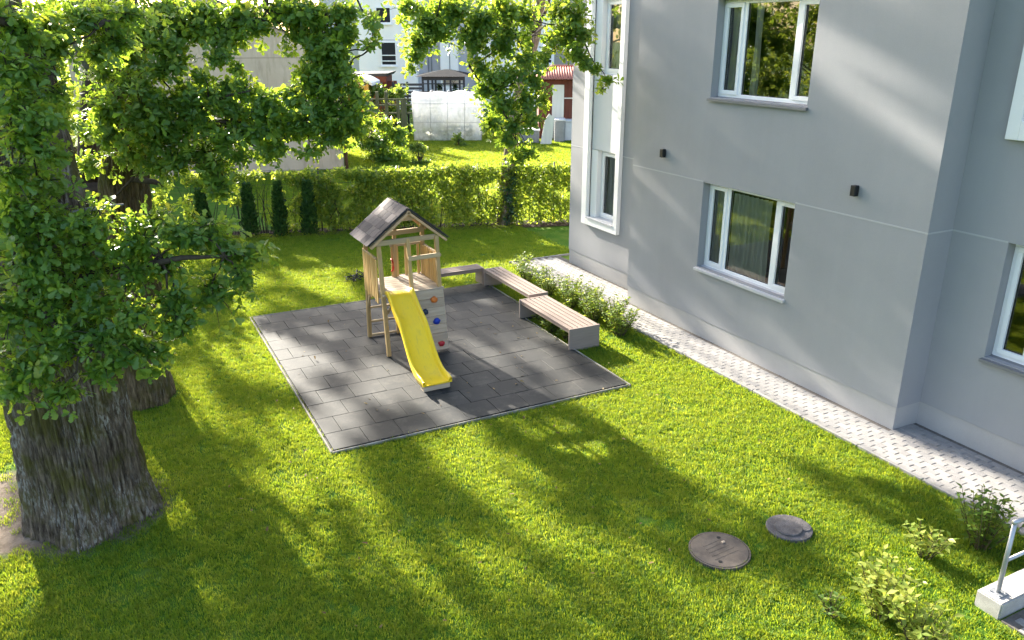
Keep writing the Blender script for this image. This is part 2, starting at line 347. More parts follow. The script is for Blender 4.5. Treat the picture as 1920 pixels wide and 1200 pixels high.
class MB:
    def __init__(s): s.v = []; s.f = []
    def add(s, vs, fs):
        b = len(s.v); s.v += [tuple(map(float, p)) for p in vs]; s.f += [tuple(b + i for i in f) for f in fs]
    def box(s, x0, x1, y0, y1, z0, z1, rz=0.0, piv=None):
        vs = [Vector((x, y, z)) for z in (z0, z1) for y in (y0, y1) for x in (x0, x1)]
        if rz:
            p = Vector(piv) if piv is not None else Vector(((x0 + x1) / 2, (y0 + y1) / 2, 0))
            R = Matrix.Rotation(rz, 3, 'Z'); vs = [R @ (q - p) + p for q in vs]
        s.add(vs, [(0, 2, 3, 1), (4, 5, 7, 6), (0, 1, 5, 4), (2, 6, 7, 3), (0, 4, 6, 2), (1, 3, 7, 5)]); return s
    def bar(s, p, q, w, h, up=(0, 0, 1)):
        p, q = Vector(p), Vector(q); d = (q - p).normalized(); up = Vector(up)
        if abs(d.dot(up)) > .95: up = Vector((0, 1, 0))
        sd = d.cross(up).normalized(); u = sd.cross(d).normalized()
        vs = []
        for c in (p, q):
            for a, b in ((-1, -1), (1, -1), (1, 1), (-1, 1)): vs.append(c + sd * a * w / 2 + u * b * h / 2)
        s.add(vs, [(3, 2, 1, 0), (4, 5, 6, 7), (0, 1, 5, 4), (1, 2, 6, 5), (2, 3, 7, 6), (3, 0, 4, 7)]); return s
    def tube(s, pts, radii, n=8, cap=True):
        pts = [Vector(p) for p in pts]; k = len(pts)
        if not hasattr(radii, '__len__'): radii = [radii] * k
        ref = Vector((0, 0, 1)); rings = []
        for i in range(k):
            d = (pts[min(i + 1, k - 1)] - pts[max(i - 1, 0)])
            d = d.normalized() if d.length > 1e-9 else Vector((0, 0, 1))
            a = d.cross(ref)
            if a.length < .1: a = d.cross(Vector((1, 0, 0)))
            a.normalize(); b = d.cross(a)
            rings.append([pts[i] + (a * math.cos(t) + b * math.sin(t)) * radii[i] for t in [2 * math.pi * j / n for j in range(n)]])
        vs = [p for r in rings for p in r]; fs = []
        for i in range(k - 1):
            for j in range(n):
                fs.append((i * n + j, i * n + (j + 1) % n, (i + 1) * n + (j + 1) % n, (i + 1) * n + j))
        if cap: fs += [tuple(range(n - 1, -1, -1)), tuple((k - 1) * n + j for j in range(n))]
        s.add(vs, fs); return s
    def disc(s, c, r, z0, z1, n=32):
        a = [(c[0] + r * math.cos(2 * math.pi * i / n), c[1] + r * math.sin(2 * math.pi * i / n)) for i in range(n)]
        vs = [(x, y, z0) for x, y in a] + [(x, y, z1) for x, y in a]
        s.add(vs, [tuple(range(n - 1, -1, -1)), tuple(range(n, 2 * n))] + [(i, (i + 1) % n, n + (i + 1) % n, n + i) for i in range(n)]); return s
    def mesh(s, name, mat, off=(0, 0, 0), bevel=0.0, smooth=False, seg=1):
        me = bpy.data.meshes.new(name)
        me.from_pydata([(x - off[0], y - off[1], z - off[2]) for x, y, z in s.v], [], s.f)
        if bevel:
            bm = bmesh.new(); bm.from_mesh(me)
            es = [e for e in bm.edges if len(e.link_faces) == 2 and e.calc_face_angle(0) > .6]
            bmesh.ops.bevel(bm, geom=es, offset=bevel, segments=seg, affect='EDGES', clamp_overlap=True)
            bm.to_mesh(me); bm.free()
        if smooth: me.polygons.foreach_set('use_smooth', [True] * len(me.polygons))
        me.materials.append(M[mat] if isinstance(mat, str) else mat); me.update(); return me
    def build(s, name, mat, parent=None, bevel=0.0, smooth=False, seg=1):
        off = wl(parent); me = s.mesh(name, mat, off, bevel, smooth, seg)
        o = bpy.data.objects.new(name, me); COL.objects.link(o)
        if parent: o.parent = parent
        WL[o.name] = Vector(off); return o

def np_tris(name, V, F, mat, tint=None, parent=None, smooth=False):
    off = np.array(wl(parent)); V = np.asarray(V, np.float32) - off.astype(np.float32); F = np.asarray(F, np.int32)
    me = bpy.data.meshes.new(name); k = F.shape[1]
    me.vertices.add(len(V)); me.vertices.foreach_set('co', V.ravel())
    me.loops.add(F.size); me.loops.foreach_set('vertex_index', F.ravel())
    me.polygons.add(len(F)); me.polygons.foreach_set('loop_start', np.arange(0, F.size, k, dtype=np.int32))
    me.polygons.foreach_set('loop_total', np.full(len(F), k, np.int32))
    if smooth: me.polygons.foreach_set('use_smooth', np.ones(len(F), bool))
    if tint is not None:
        a = me.attributes.new('tint', 'FLOAT', 'POINT'); a.data.foreach_set('value', np.asarray(tint, np.float32))
    me.update(calc_edges=True); me.validate()
    me.materials.append(M[mat] if isinstance(mat, str) else mat)
    o = bpy.data.objects.new(name, me); COL.objects.link(o)
    if parent: o.parent = parent
    WL[o.name] = Vector(off); return o

# leaf outlines: stations along the leaf, half width there
def leaf_template(st, fold=.16, droop=.18):
    V = []; F = []
    for y, w in st:
        z = -droop * y * y
        V += [(-w, y, z + fold * w), (0, y, z), (w, y, z + fold * w)]
    for i in range(len(st) - 1):
        a = 3 * i; b = a + 3
        F += [(a, a + 1, b + 1), (a, b + 1, b), (a + 1, a + 2, b + 2), (a + 1, b + 2, b + 1)]
    return np.array(V), np.array(F)
OAK = leaf_template([(0, .02), (.22, .15), (.34, .09), (.50, .25), (.61, .15), (.78, .29), (1.0, .07)])
OAK_LOW = leaf_template([(0, .02), (.30, .19), (.42, .13), (.72, .29), (1.0, .07)])
OAK_FAR = leaf_template([(0, .02), (.38, .19), (.70, .28), (1.0, .06)])
OVAL = leaf_template([(0, .02), (.45, .25), (1.0, .02)], .2, .12)
LOBE = leaf_template([(0, .03), (.55, .34), (1.0, .05)], .15, .15)
NEED = leaf_template([(0, .04), (.6, .10), (1.0, .01)], .1, .1)

def norm(a): return a / np.maximum(np.linalg.norm(a, axis=-1, keepdims=True), 1e-9)
def leaves(P, D, N, S, tmpl):
    """leaf meshes: base points P, directions D, upward normals N, lengths S"""
    TV, TF = tmpl
    D = norm(D); N = norm(N - D * (N * D).sum(1, keepdims=True)); X = np.cross(D, N)
    V = P[:, None] + S[:, None, None] * (TV[None, :, 0:1] * X[:, None] + TV[None, :, 1:2] * D[:, None] + TV[None, :, 2:3] * N[:, None])
    k = len(TV); F = TF[None] + (np.arange(len(P)) * k)[:, None, None]
    return V.reshape(-1, 3), F.reshape(-1, 3)
AX = np.array([[RT[0], RT[1], 0], [FW[0], FW[1], 0], [0, 0, 1.0]])
def blob(c, r, n, per=7, size=.11, rng=RNG, shell=.55, up=.35, spread=.9):
    """n twigs in an ellipsoid (radii across, along and up the view), each ending in a rosette of leaves"""
    u = norm(rng.normal(size=(n, 3))); rr = np.minimum(np.abs(rng.normal(.45, .42, n)), 1.55)
    tip = np.array(c) + ((u * rr[:, None] * np.array(r)) @ AX)
    td = norm((u @ AX) * .7 + rng.normal(size=(n, 3)) * .55 + np.array([0, 0, up]))
    a = np.cross(td, norm(rng.normal(size=(n, 3)))); a = norm(a); b = np.cross(td, a)
    ph = (np.arange(per)[None] * 2 * math.pi / per + rng.random((n, 1)) * 6.28 + rng.normal(size=(n, per)) * .35)
    radial = a[:, None] * np.cos(ph)[..., None] + b[:, None] * np.sin(ph)[..., None]
    d = norm(td[:, None] * rng.uniform(.15, .95, (n, per, 1)) + radial * spread + np.array([0, 0, -.18]))
    nn = norm(td[:, None] * .9 + np.array([0, 0, .55]) + rng.normal(size=(n, per, 3)) * .35)
    S = size * rng.uniform(.5, 1.22, (n, per)) * rng.uniform(.8, 1.12, (n, 1))
    P = tip[:, None] - td[:, None] * rng.uniform(0, .5, (n, per, 1)) * size + radial * size * .12
    t = np.clip(rng.normal(.38, .2, (n, 1)) + rng.normal(0, .13, (n, per)), 0, 1)
    return tip, P.reshape(-1, 3), d.reshape(-1, 3), nn.reshape(-1, 3), S.ravel(), t.ravel()

def limb(mb, p, q, r0, r1, n=7, k=7, wob=.06, seed=0):
    p, q = Vector(p), Vector(q); L = (q - p).length; pts = []; rs = []
    for i in range(k):
        t = i / (k - 1); w = math.sin(math.pi * t) * wob * L
        o = noise.noise_vector(Vector((seed * 3.7 + t * 2.1, seed * 1.3, t))) * w * 2
        pts.append(p.lerp(q, t) + o); rs.append(r0 + (r1 - r0) * t)
    mb.tube(pts, rs, n); return pts

def trunk(name, mat, path, na, nz, parent, amp=.03, flare=.5, seed=1.0, freq=9.0, lobes=5):
    """a bark-furrowed trunk along path = [(x, y, z, r), ...]"""
    path = np.array(path, float); zs = np.linspace(path[0, 2], path[-1, 2], nz)
    cx = np.interp(zs, path[:, 2], path[:, 0]); cy = np.interp(zs, path[:, 2], path[:, 1]); rr = np.interp(zs, path[:, 2], path[:, 3])
    V = []
    for i, z in enumerate(zs):
        fl = math.exp(-max(z - zs[0], 0) / .5)
        for j in range(na):
            a = 2 * math.pi * j / na; ca, sa = math.cos(a), math.sin(a)
            r = rr[i] * (1 + flare * fl * (.75 + .45 * math.sin(a * lobes + seed * 3) + .25 * math.sin(a * 3 + 1)))
            w = noise.noise(Vector((ca * 2.0 + seed, sa * 2.0, z * 1.3))) * .05 * rr[i]
            wv = noise.noise(Vector((ca * 3, sa * 3 + seed, z * 1.6))) * .9
            q = Vector((ca * freq * (1 + .04 * wv) + seed * 5, sa * freq + wv * .5, z * 1.5))
            f = abs(noise.noise(q)) * 2.2
            g = abs(noise.noise(q * 2.1 + Vector((3, 1, 7)))) * 1.2
            d = amp * (min(f, 1.0) ** .7 + .35 * min(g, 1)) * (1 - .45 * fl)
            r += w + d - amp * .6
            V.append((cx[i] + ca * r, cy[i] + sa * r, z))
    F = []
    for i in range(nz - 1):
        for j in range(na):
            k = (j + 1) % na; F.append((i * na + j, i * na + k, (i + 1) * na + k, (i + 1) * na + j))
    return np_tris(name, V, F, mat, parent=parent, smooth=True)

def foliage(root, blobs, tmpl, matname, branch_from=None, pieces=0, size=.11, per=7, dens=1.0, mb=None, twigs=.3, seed=3, rng=RNG):
    """leaf blobs of a tree: the nearest leaves as objects of their own, the rest one mass"""
    A = []
    for i, (c, r, n) in enumerate(blobs):
        tip, P, D, N, S, T = blob(c, r, max(3, int(n * dens)), per, size, rng)
        A.append((P, D, N, S, T))
        if mb is not None:
            if branch_from:
                b = min(branch_from, key=lambda q: (Vector(q) - Vector(c)).length)
                limb(mb, b, c, max(.012, .02 * (Vector(b) - Vector(c)).length), .007, 5, 6, .1, seed + i)
            for q in tip[:int(len(tip) * twigs)]: mb.tube([c, (Vector(c) * .4 + Vector(q) * .6) + Vector((0, 0, .03)), q], [.006, .004, .002], 3, False)
    P, D, N, S, T = [np.concatenate([a[k] for a in A]) for k in range(5)]
    if pieces:
        q = P - CAM; f = q[:, :2] @ FW; cz = f * math.cos(PITCH) - q[:, 2] * math.sin(PITCH)
        x = 960 + FPX * (q[:, :2] @ RT) / cz; y = 600 - FPX * (q[:, 2] * math.cos(PITCH) + f * math.sin(PITCH)) / cz
        ok = (x > 5) & (x < 1915) & (y > 5) & (y < 1195)
        # nearest leaf in each small cell of the view: those one sees
        order = np.argsort(np.where(ok, cz, 1e9)); seen = set(); pick = []
        for i in order:
            if not ok[i] or len(pick) >= pieces: break
            key = (int(x[i] // 14), int(y[i] // 14))
            if key in seen: continue
            seen.add(key); pick.append(i)
        pick = np.array(pick); mask = np.ones(len(P), bool); mask[pick] = False
        meshes = []
        for k in range(10):
            V, F = leaves(np.zeros((1, 3)), np.array([[0, 1.0, 0]]), np.array([[0, 0, 1.0]]), np.ones(1), tmpl)
            me = bpy.data.meshes.new('leaf'); me.from_pydata(V.tolist(), [], F.tolist())
            at_ = me.attributes.new('tint', 'FLOAT', 'POINT'); at_.data.foreach_set('value', np.full(len(V), .05 + k * .085, np.float32))
            me.materials.append(M[matname]); meshes.append(me)
        for i in pick:
            d = Vector(D[i]).normalized(); nn = Vector(N[i]); nn = (nn - d * nn.dot(d)).normalized(); xx = d.cross(nn)
            R = Matrix((xx, d, nn)).transposed()
            place('leaf', meshes[min(9, int(T[i] * 10))], P[i], root, R.to_euler(), (S[i],) * 3)
        P, D, N, S, T = P[mask], D[mask], N[mask], S[mask], T[mask]
    V, F = leaves(P, D, N, S, tmpl)
    o = np_tris('foliage', V, F, matname, np.repeat(T, len(tmpl[0])), root)
    o['kind'] = 'stuff'
    return o

# ------------------------------------------------------------------ the ground
g = MB(); g.add([(-400, -200, -.03), (400, -200, -.03), (400, 900, -.03), (-400, 900, -.03)], [(0, 1, 2, 3)])
tag(g.build('ground', 'lawn'), kind='structure')
HX0, HY0, HX1, HY1 = 10.6, 10.45, -9.0, 16.6                    # the hedge line
def hedge_y(x): return HY0 + (x - HX0) * (HY1 - HY0) / (HX1 - HX0)

# grass tufts, scattered on every lawn in view
def make_tuft(i):
    r = np.random.default_rng(50 + i); V = []; F = []
    for b in range(17):
        a = r.random() * 6.283; q = r.random() ** .6 * .075; x, y = q * math.cos(a), q * math.sin(a)
        h = r.uniform(.020, .046); az = r.random() * 6.283; ln = r.uniform(.25, 1.15) * h; w = r.uniform(.0024, .0044)
        dx, dy = math.cos(az), math.sin(az); sx, sy = -dy * w, dx * w; k = len(V)
        V += [(x - sx, y - sy, -.02), (x + sx, y + sy, -.02),
              (x + dx * ln * .35 - sx * .8, y + dy * ln * .35 - sy * .8, h * .6), (x + dx * ln * .35 + sx * .8, y + dy * ln * .35 + sy * .8, h * .6),
              (x + dx * ln, y + dy * ln, h)]
        F += [(k, k + 1, k + 3, k + 2), (k + 2, k + 3, k + 4)]
    me = bpy.data.meshes.new('grass_tuft'); me.from_pydata(V, [], F); me.materials.append(M['grass']); return me
tuft_col = bpy.data.collections.new('tufts')
for i in range(6): tuft_col.objects.link(bpy.data.objects.new('grass_tuft', make_tuft(i)))
MAN = [((3.14, -4.06), .33), ((4.12, -4.10), .255)]
def lawn_points():
    out = []
    def frame(P, m):
        q = np.c_[P, np.zeros(len(P))] - CAM; f = q[:, :2] @ FW; cz = f * math.cos(PITCH) - q[:, 2] * math.sin(PITCH)
        x = 960 + FPX * (q[:, :2] @ RT) / np.maximum(cz, .1); y = 600 - FPX * (q[:, 2] * math.cos(PITCH) + f * math.sin(PITCH)) / np.maximum(cz, .1)
        return (cz > .5) & (x > -m) & (x < 1920 + m) & (y < 1200 + m), f
    P = np.c_[RNG.uniform(-12, 8.4, 270000), RNG.uniform(-9, 16.5, 270000)]
    ok, f = frame(P, 260); x, y = P[:, 0], P[:, 1]
    ok &= RNG.random(len(P)) < np.clip(11.0 / f, .35, 1)
    e = -.005
    mat_ = (x > -e - .04) & (x < 4.75 + e + .04) & (y > -e - .04) & (y < 6.0 + e + .05) | (x > 4) & (x < 5.1) & (y > 3.62) & (y < 6.05)
    path = (x > 6.37) & (y < 7.38) | (x > 4.75) & (y < -5.83)
    bld = (x > 7.1) & (y < 7.3)
    ok &= ~(mat_ | path | bld) & (y < hedge_y(x) - .15)
    for (cx, cy), r in MAN: ok &= np.hypot(x - cx, y - cy) > r + .012
    ok &= (np.hypot(x + 2.9, y + .1) > .66) & (np.hypot(x + 2.1, y - 2.95) > .45)
    de = np.hypot(x + 3.95, y - .35)
    nz = np.array([noise.noise(Vector((a * .9, b * .9, 0))) for a, b in P[:, :2]])
    ok &= ~((de + nz * 1.1 < 1.1) & (RNG.random(len(P)) < .88))
    d1 = np.hypot(x + 2.9, y + .1); ok &= ~((d1 + nz * .25 < .92) & (RNG.random(len(P)) < .5))
    thin = (nz < -.38) & (RNG.random(len(P)) < .35); ok &= ~thin
    P1 = P[ok]; s1 = np.where(f[ok] > 14, 1.25, 1.0)
    P = np.c_[RNG.uniform(2, 24, 60000), RNG.uniform(11, 36, 60000)]
    ok, f = frame(P, 60); ok &= P[:, 1] > hedge_y(P[:, 0]) + .5
    ok &= RNG.random(len(P)) < .7
    P2 = P[ok]; s2 = np.full(len(P2), 1.9)
    return np.r_[P1, P2], np.r_[s1, s2]
GP, GS = lawn_points()
me = bpy.data.meshes.new('grass'); me.vertices.add(len(GP))
me.vertices.foreach_set('co', np.c_[GP, np.full(len(GP), -.028)].astype(np.float32).ravel())
a = me.attributes.new('size', 'FLOAT', 'POINT'); a.data.foreach_set('value', (GS * RNG.uniform(.75, 1.2, len(GP))).astype(np.float32))
grass = bpy.data.objects.new('grass', me); COL.objects.link(grass); tag(grass, 'short mown green lawn grass', 'grass', kind='stuff')
gn = bpy.data.node_groups.new('grass_blades', 'GeometryNodeTree')
gn.interface.new_socket('Geometry', in_out='INPUT', socket_type='NodeSocketGeometry')
gn.interface.new_socket('Geometry', in_out='OUTPUT', socket_type='NodeSocketGeometry')
gi = gn.nodes.new('NodeGroupInput'); go = gn.nodes.new('NodeGroupOutput')
iop = gn.nodes.new('GeometryNodeInstanceOnPoints'); ci = gn.nodes.new('GeometryNodeCollectionInfo')
ci.inputs['Collection'].default_value = tuft_col; ci.inputs['Separate Children'].default_value = True; ci.inputs['Reset Children'].default_value = True
iop.inputs['Pick Instance'].default_value = True
rv = gn.nodes.new('FunctionNodeRandomValue'); rv.data_type = 'FLOAT_VECTOR'
rv.inputs[0].default_value = (-.12, -.12, 0); rv.inputs[1].default_value = (.12, .12, 6.283)
na = gn.nodes.new('GeometryNodeInputNamedAttribute'); na.data_type = 'FLOAT'; na.inputs['Name'].default_value = 'size'
e2r = gn.nodes.new('FunctionNodeEulerToRotation')
L = gn.links.new
L(gi.outputs[0], iop.inputs['Points']); L(ci.outputs[0], iop.inputs['Instance'])
L(rv.outputs[0], e2r.inputs[0]); L(e2r.outputs[0], iop.inputs['Rotation']); L(na.outputs[0], iop.inputs['Scale']); L(iop.outputs[0], go.inputs[0])
md = grass.modifiers.new('blades', 'NODES'); md.node_group = gn

# ------------------------------------------------------------------ rubber playground surface
surf = MB().box(-.03, 4.78, -.03, 6.03, -.1, -.022).box(4.781, 5.09, 3.6, 6.03, -.1, -.022).build('playground_surface', 'rubber')
tag(surf, kind='structure')
def tile_mesh(w, d): return MB().box(-w / 2, w / 2, -d / 2, d / 2, -.02, .012).mesh('tile', 'rubber', bevel=.0035)
TM = {}
for row in range(12):
    x = 0.0; widths = ([.25] if row % 2 else []) + [.5] * 9 + ([] if row % 2 else [.25])
    if row >= 7: widths = widths + [.33]
    for w in widths:
        k = round(w, 2)
        if k not in TM: TM[k] = tile_mesh(w - .005, .495)
        place('tile', TM[k], (x + w / 2, row * .5 + .25, random.uniform(-.003, .003)), surf,
              (rad(random.uniform(-.25, .25)), rad(random.uniform(-.25, .25)), rad(random.uniform(-.3, .3))))
        x += w
for p, q in (((-.04, -.03), (-.04, 6.05)), ((-.02, -.04), (4.75, -.04)), ((4.785, -.06), (4.785, 3.58)), ((4.8, 3.56), (5.12, 3.56)), ((5.12, 3.6), (5.12, 6.0)), ((-.02, 6.045), (5.1, 6.045))):
    MB().bar((*p, -.02), (*q, -.02), .022, .066).build('edging', 'edging', surf, .005)

nl = 130; P = np.c_[RNG.uniform(-1.5, 5.5, nl), RNG.uniform(-4, 6, nl), np.full(nl, .022)]
P[(P[:, 0] < 0) | (P[:, 0] > 4.7) | (P[:, 1] < 0), 2] = .045
V, F = leaves(P, np.c_[RNG.normal(size=(nl, 2)), RNG.normal(size=nl) * .1], np.c_[RNG.normal(size=(nl, 2)) * .2, np.ones(nl)], RNG.uniform(.03, .07, nl), OAK_LOW)
tag(np_tris('leaf_litter', V, F, 'dry_leaf', np.repeat(RNG.random(nl), len(OAK_LOW[0]))), 'dry brown oak leaves scattered on the mat and grass', 'fallen leaves', kind='stuff')
# ------------------------------------------------------------------ paved path and kerb
path = MB().box(6.40, 7.80, -12, 7.33, -.12, -.012).box(4.8, 6.40, -12, -6.14, -.12, -.012).build('paved_path', 'joint_sand')
tag(path, kind='structure')
pv = MB().box(-.0978, .0978, -.0478, .0478, -.03, .0).mesh('paver', 'paver', bevel=.006)
spots = []
for j in range(140):
    x = 6.475 + j * .1 if j < 15 else None
    if x is None: break
    for i in range(-62, 38):
        y = i * .2 + (.1 if j % 2 else 0.0)
        lim = 7.19 if -3.0 < y < 3.53 else 7.69
        if x + .05 > lim or y < -9 or y > 7.25: continue
        spots.append((x, y))
for j in range(16):
    for i in range(-62, -30):
        y = i * .2 + (.1 if j % 2 else 0); x = 4.85 + j * .1
        if x < 6.39 and -9 < y < -6.28: spots.append((x, y))
def screen(p):
    q = np.array(p) - CAM; f = q[:2] @ FW; cz = f * math.cos(PITCH) - q[2] * math.sin(PITCH)
    return 960 + FPX * (q[:2] @ RT) / cz, 600 - FPX * (q[2] * math.cos(PITCH) + f * math.sin(PITCH)) / cz, cz
vis = []; rest = []
for s in spots:
    x, y, c = screen((*s, 0)); (vis if c > .5 and -20 < x < 1940 and y < 1220 else rest).append((c, s))
vis.sort(); near = [s for c, s in vis[:300]]; far = [s for c, s in vis[300:]] + [s for c, s in rest]
for (x, y) in near:
    place('paver', pv, (x, y, random.uniform(-.002, .002)), path, (rad(random.uniform(-.6, .6)), rad(random.uniform(-.6, .6)), rad(90 + random.uniform(-.5, .5))))
fb = MB()
for (x, y) in far:
    z = random.uniform(-.002, .002); fb.add([(x + a * .0465, y + b * .0965, zz) for zz, (a, b) in [(-.03 + z, q) for q in ((-1, -1), (1, -1), (1, 1), (-1, 1))]] +
        [(x + a * .042, y + b * .092, z) for a, b in ((-1, -1), (1, -1), (1, 1), (-1, 1))], [(4, 5, 6, 7), (0, 1, 5, 4), (1, 2, 6, 5), (2, 3, 7, 6), (3, 0, 4, 7)])
o = fb.build('paver', 'paver', path); o['kind'] = 'stuff'
km = MB().box(-.025, .025, -.496, .496, -.1, .012).mesh('kerb_stone', 'paver', bevel=.006)
for i in range(13): place('kerb_stone', km, (6.392, -5.6 + i + .0, random.uniform(-.003, .003)), path, (0, 0, rad(random.uniform(-.2, .2))))
for i in range(2): place('kerb_stone', km, (6.87 + i * .99, 7.36, 0), path, (0, 0, rad(90)))

# ------------------------------------------------------------------ the grey apartment building
B = empty('apartment_building', (9, 0, 0), 'grey rendered apartment block with white window frames beside the paved path', 'building')
XA, XR, YR, YM, YL, HT = 7.196, 7.69, -3.01, 3.53, 6.72, 9.4
ZP = .335
def wall_x(mb, X, y0, y1, z0, z1, holes, depth):
    """a wall facing -X with openings; reveals run depth inwards"""
    ys = sorted({y0, y1, *[h[0] for h in holes], *[h[1] for h in holes]}); zs = sorted({z0, z1, *[h[2] for h in holes], *[h[3] for h in holes]})
    for a, b in zip(ys, ys[1:]):
        for c, d in zip(zs, zs[1:]):
            if any(h[0] - 1e-6 <= a and b <= h[1] + 1e-6 and h[2] - 1e-6 <= c and d <= h[3] + 1e-6 for h in holes): continue
            mb.add([(X, a, c), (X, b, c), (X, b, d), (X, a, d)], [(3, 2, 1, 0)])
    for ya, yb, za, zb in holes:
        e = X + depth
        mb.add([(X, ya, za), (X, yb, za), (X, yb, zb), (X, ya, zb), (e, ya, za), (e, yb, za), (e, yb, zb), (e, ya, zb)],
               [(0, 4, 5, 1), (1, 5, 6, 2), (2, 6, 7, 3), (3, 7, 4, 0)])
WIN_A = [(-.735, 1.405, 1.29, 2.825), (-.735, 1.405, 4.27, 5.80)]
WIN_L = [(4.755, 5.86, 1.30, 8.6)]
WIN_R = [(-5.9, -3.765, 1.30, 2.83), (-6.0, -3.66, 4.3, 8.6)]
wb = MB()
wall_x(wb, XA, YR, YM, ZP, HT, WIN_A, .30)
wall_x(wb, XR, YM, YL, ZP, HT, WIN_L, .30)
wall_x(wb, XR, -14, YR, ZP, HT, WIN_R, .30)
wb.add([(XA, YR, ZP), (XR, YR, ZP), (XR, YR, HT), (XA, YR, HT)], [(0, 1, 2, 3)])
wb.add([(XA, YM, ZP), (XR, YM, ZP), (XR, YM, HT), (XA, YM, HT)], [(3, 2, 1, 0)])
wb.add([(XR, YL, ZP), (20, YL, ZP), (20, YL, HT), (XR, YL, HT)], [(3, 2, 1, 0)])
wb.add([(20, YL, ZP), (20, -14, ZP), (20, -14, HT), (20, YL, HT)], [(3, 2, 1, 0)])
wb.add([(20, -14, ZP), (XR, -14, ZP), (XR, -14, HT), (20, -14, HT)], [(3, 2, 1, 0)])
wb.build('wall', 'stucco', B)
MB().add([(XA, YR, HT), (XR, YR, HT), (XR, -14, HT), (20, -14, HT), (20, YL, HT), (XR, YL, HT), (XR, YM, HT), (XA, YM, HT)], [tuple(range(8))]) or None
rb = MB(); rb.add([(XA, YR, HT), (XR, YR, HT), (XR, -14, HT), (20, -14, HT), (20, YL, HT), (XR, YL, HT), (XR, YM, HT), (XA, YM, HT)], [tuple(range(8))]); rb.build('roof', 'roof_sheet', B)
i_ = .012
pb = MB()
for (a, b) in (((XA + i_, YM - i_), (XA + i_, YR + i_)), ((XA + i_, YR + i_), (XR + i_, YR + i_)), ((XR + i_, YR + i_), (XR + i_, -14)), ((XR + i_, YL - i_), (XR + i_, YM - i_)), ((XR + i_, YM - i_), (XA + i_, YM - i_)), ((20, YL - i_), (XR + i_, YL - i_))):
    pb.add([(*a, -.1), (*b, -.1), (*b, ZP), (*a, ZP)], [(0, 1, 2, 3)])
pb.build('plinth', 'plinth', B)
# inner lining: dark rooms with floors
rm = MB()
XI = XA + .301
for z0, z1 in ((.2, 2.95), (3.1, 6.0), (6.1, 9.2)):
    rm.box(XI, XI + 4.5, YR + .15, YM - .2, z0, z1)
    rm.box(XR + .301, XR + 4, YM + .1, YL - .2, z0, z1)
    rm.box(XR + .301, XR + 4, -8, YR - .2, z0, z1)
# open the room side that faces the windows
rm.f = [f for f in rm.f if not all(abs(rm.v[i][0] - XI) < .01 or abs(rm.v[i][0] - XR - .301) < .01 for i in f)]
rm.build('room', 'dark_room', B)
# expansion joints: pale seams at storey height
zj = 2.834
for q in ((XA - .004, XA + .002, YR + .003, -.74), (XA - .004, XA + .002, 1.41, YM - .003), (XA - .004, XR - .004, YR - .004, YR + .002), (XR - .004, XR + .002, -3.76, YR - .006), (XR - .004, XR + .002, YM + .003, 4.60), (XR - .004, XR + .002, 6.06, YL - .003)):
    MB().box(*q, zj - .010, zj + .010).build('expansion_joint', 'stucco_seam', B)

def window(parent, X, y0, y1, z0, z1, splits, sill=None, frame=.065):
    """three-light plastic window in an opening of a wall facing -X; splits = mullion centres, left to right as seen"""
    fr = MB(); t0, t1 = X, X + .07
    fr.box(t0, t1, y0, y1, z0, z0 + frame).box(t0, t1, y0, y1, z1 - frame, z1)
    fr.box(t0, t1, y0, y0 + frame, z0 + frame, z1 - frame).box(t0, t1, y1 - frame, y1, z0 + frame, z1 - frame)
    w = .085
    for s in splits: fr.box(t0, t1, s - w / 2, s + w / 2, z0 + frame, z1 - frame)
    W = fr.build('window', 'pvc', parent, .006)
    edges = [y0 + frame] + sum([[s - w / 2, s + w / 2] for s in splits], []) + [y1 - frame]
    cells = list(zip(edges[::2], edges[1::2]))
    for k, (a, b) in enumerate(cells):
        if k != 1 or len(cells) == 1:
            sash = MB(); q = .055; u0, u1 = t0 - .016, t0 + .05
            sash.box(u0, u1, a - .012, b + .012, z0 + frame - .012, z0 + frame + q).box(u0, u1, a - .012, b + .012, z1 - frame - q, z1 - frame + .012)
            sash.box(u0, u1, a - .012, a + q, z0 + frame + q, z1 - frame - q).box(u0, u1, b - q, b + .012, z0 + frame + q, z1 - frame - q)
            sash.build('sash', 'pvc', W, .005)
            g0, g1, h0, h1 = a + q, b - q, z0 + frame + q, z1 - frame - q
        else: g0, g1, h0, h1 = a, b, z0 + frame, z1 - frame
        p = MB(); p.add([(t0 + .03, g0 - .004, h0 - .004), (t0 + .03, g1 + .004, h0 - .004), (t0 + .03, g1 + .004, h1 + .004), (t0 + .03, g0 - .004, h1 + .004)], [(3, 2, 1, 0)])
        p.build('pane', 'glass', W)
        gb = MB(); gb.box(t0 + .02, t0 + .029, g0 - .002, g0 + .008, h0, h1).box(t0 + .02, t0 + .029, g1 - .008, g1 + .002, h0, h1).box(t0 + .02, t0 + .029, g0, g1, h0 - .002, h0 + .008)
        gb.build('gasket', 'black_metal', W)
    if sill:
        out, mt = sill; s = MB()
        s.add([(X + .02, y0, z0 + .012), (X + .02, y1, z0 + .012), (out, y1 + .03, z0 - .022), (out, y0 - .03, z0 - .022), (out, y1 + .03, z0 - .062), (out, y0 - .03, z0 - .062), (out + .02, y1 + .03, z0 - .062), (out + .02, y0 - .03, z0 - .062), (X + .02, y0, z0 - .01), (X + .02, y1, z0 - .01)],
              [(0, 1, 2, 3), (3, 2, 4, 5), (5, 4, 6, 7), (7, 6, 9, 8), (3, 5, 7, 8, 0), (1, 9, 6, 4, 2)])
        s.build('sill', mt, W)
    return W
window(B, XA + .155, -.735, 1.405, 1.29, 2.825, [-.245, .90], (XA - .055, 'sill_metal'))
window(B, XA + .155, -.735, 1.405, 4.27, 5.80, [-.245, .90], (XA - .055, 'sill_metal_shaded'))
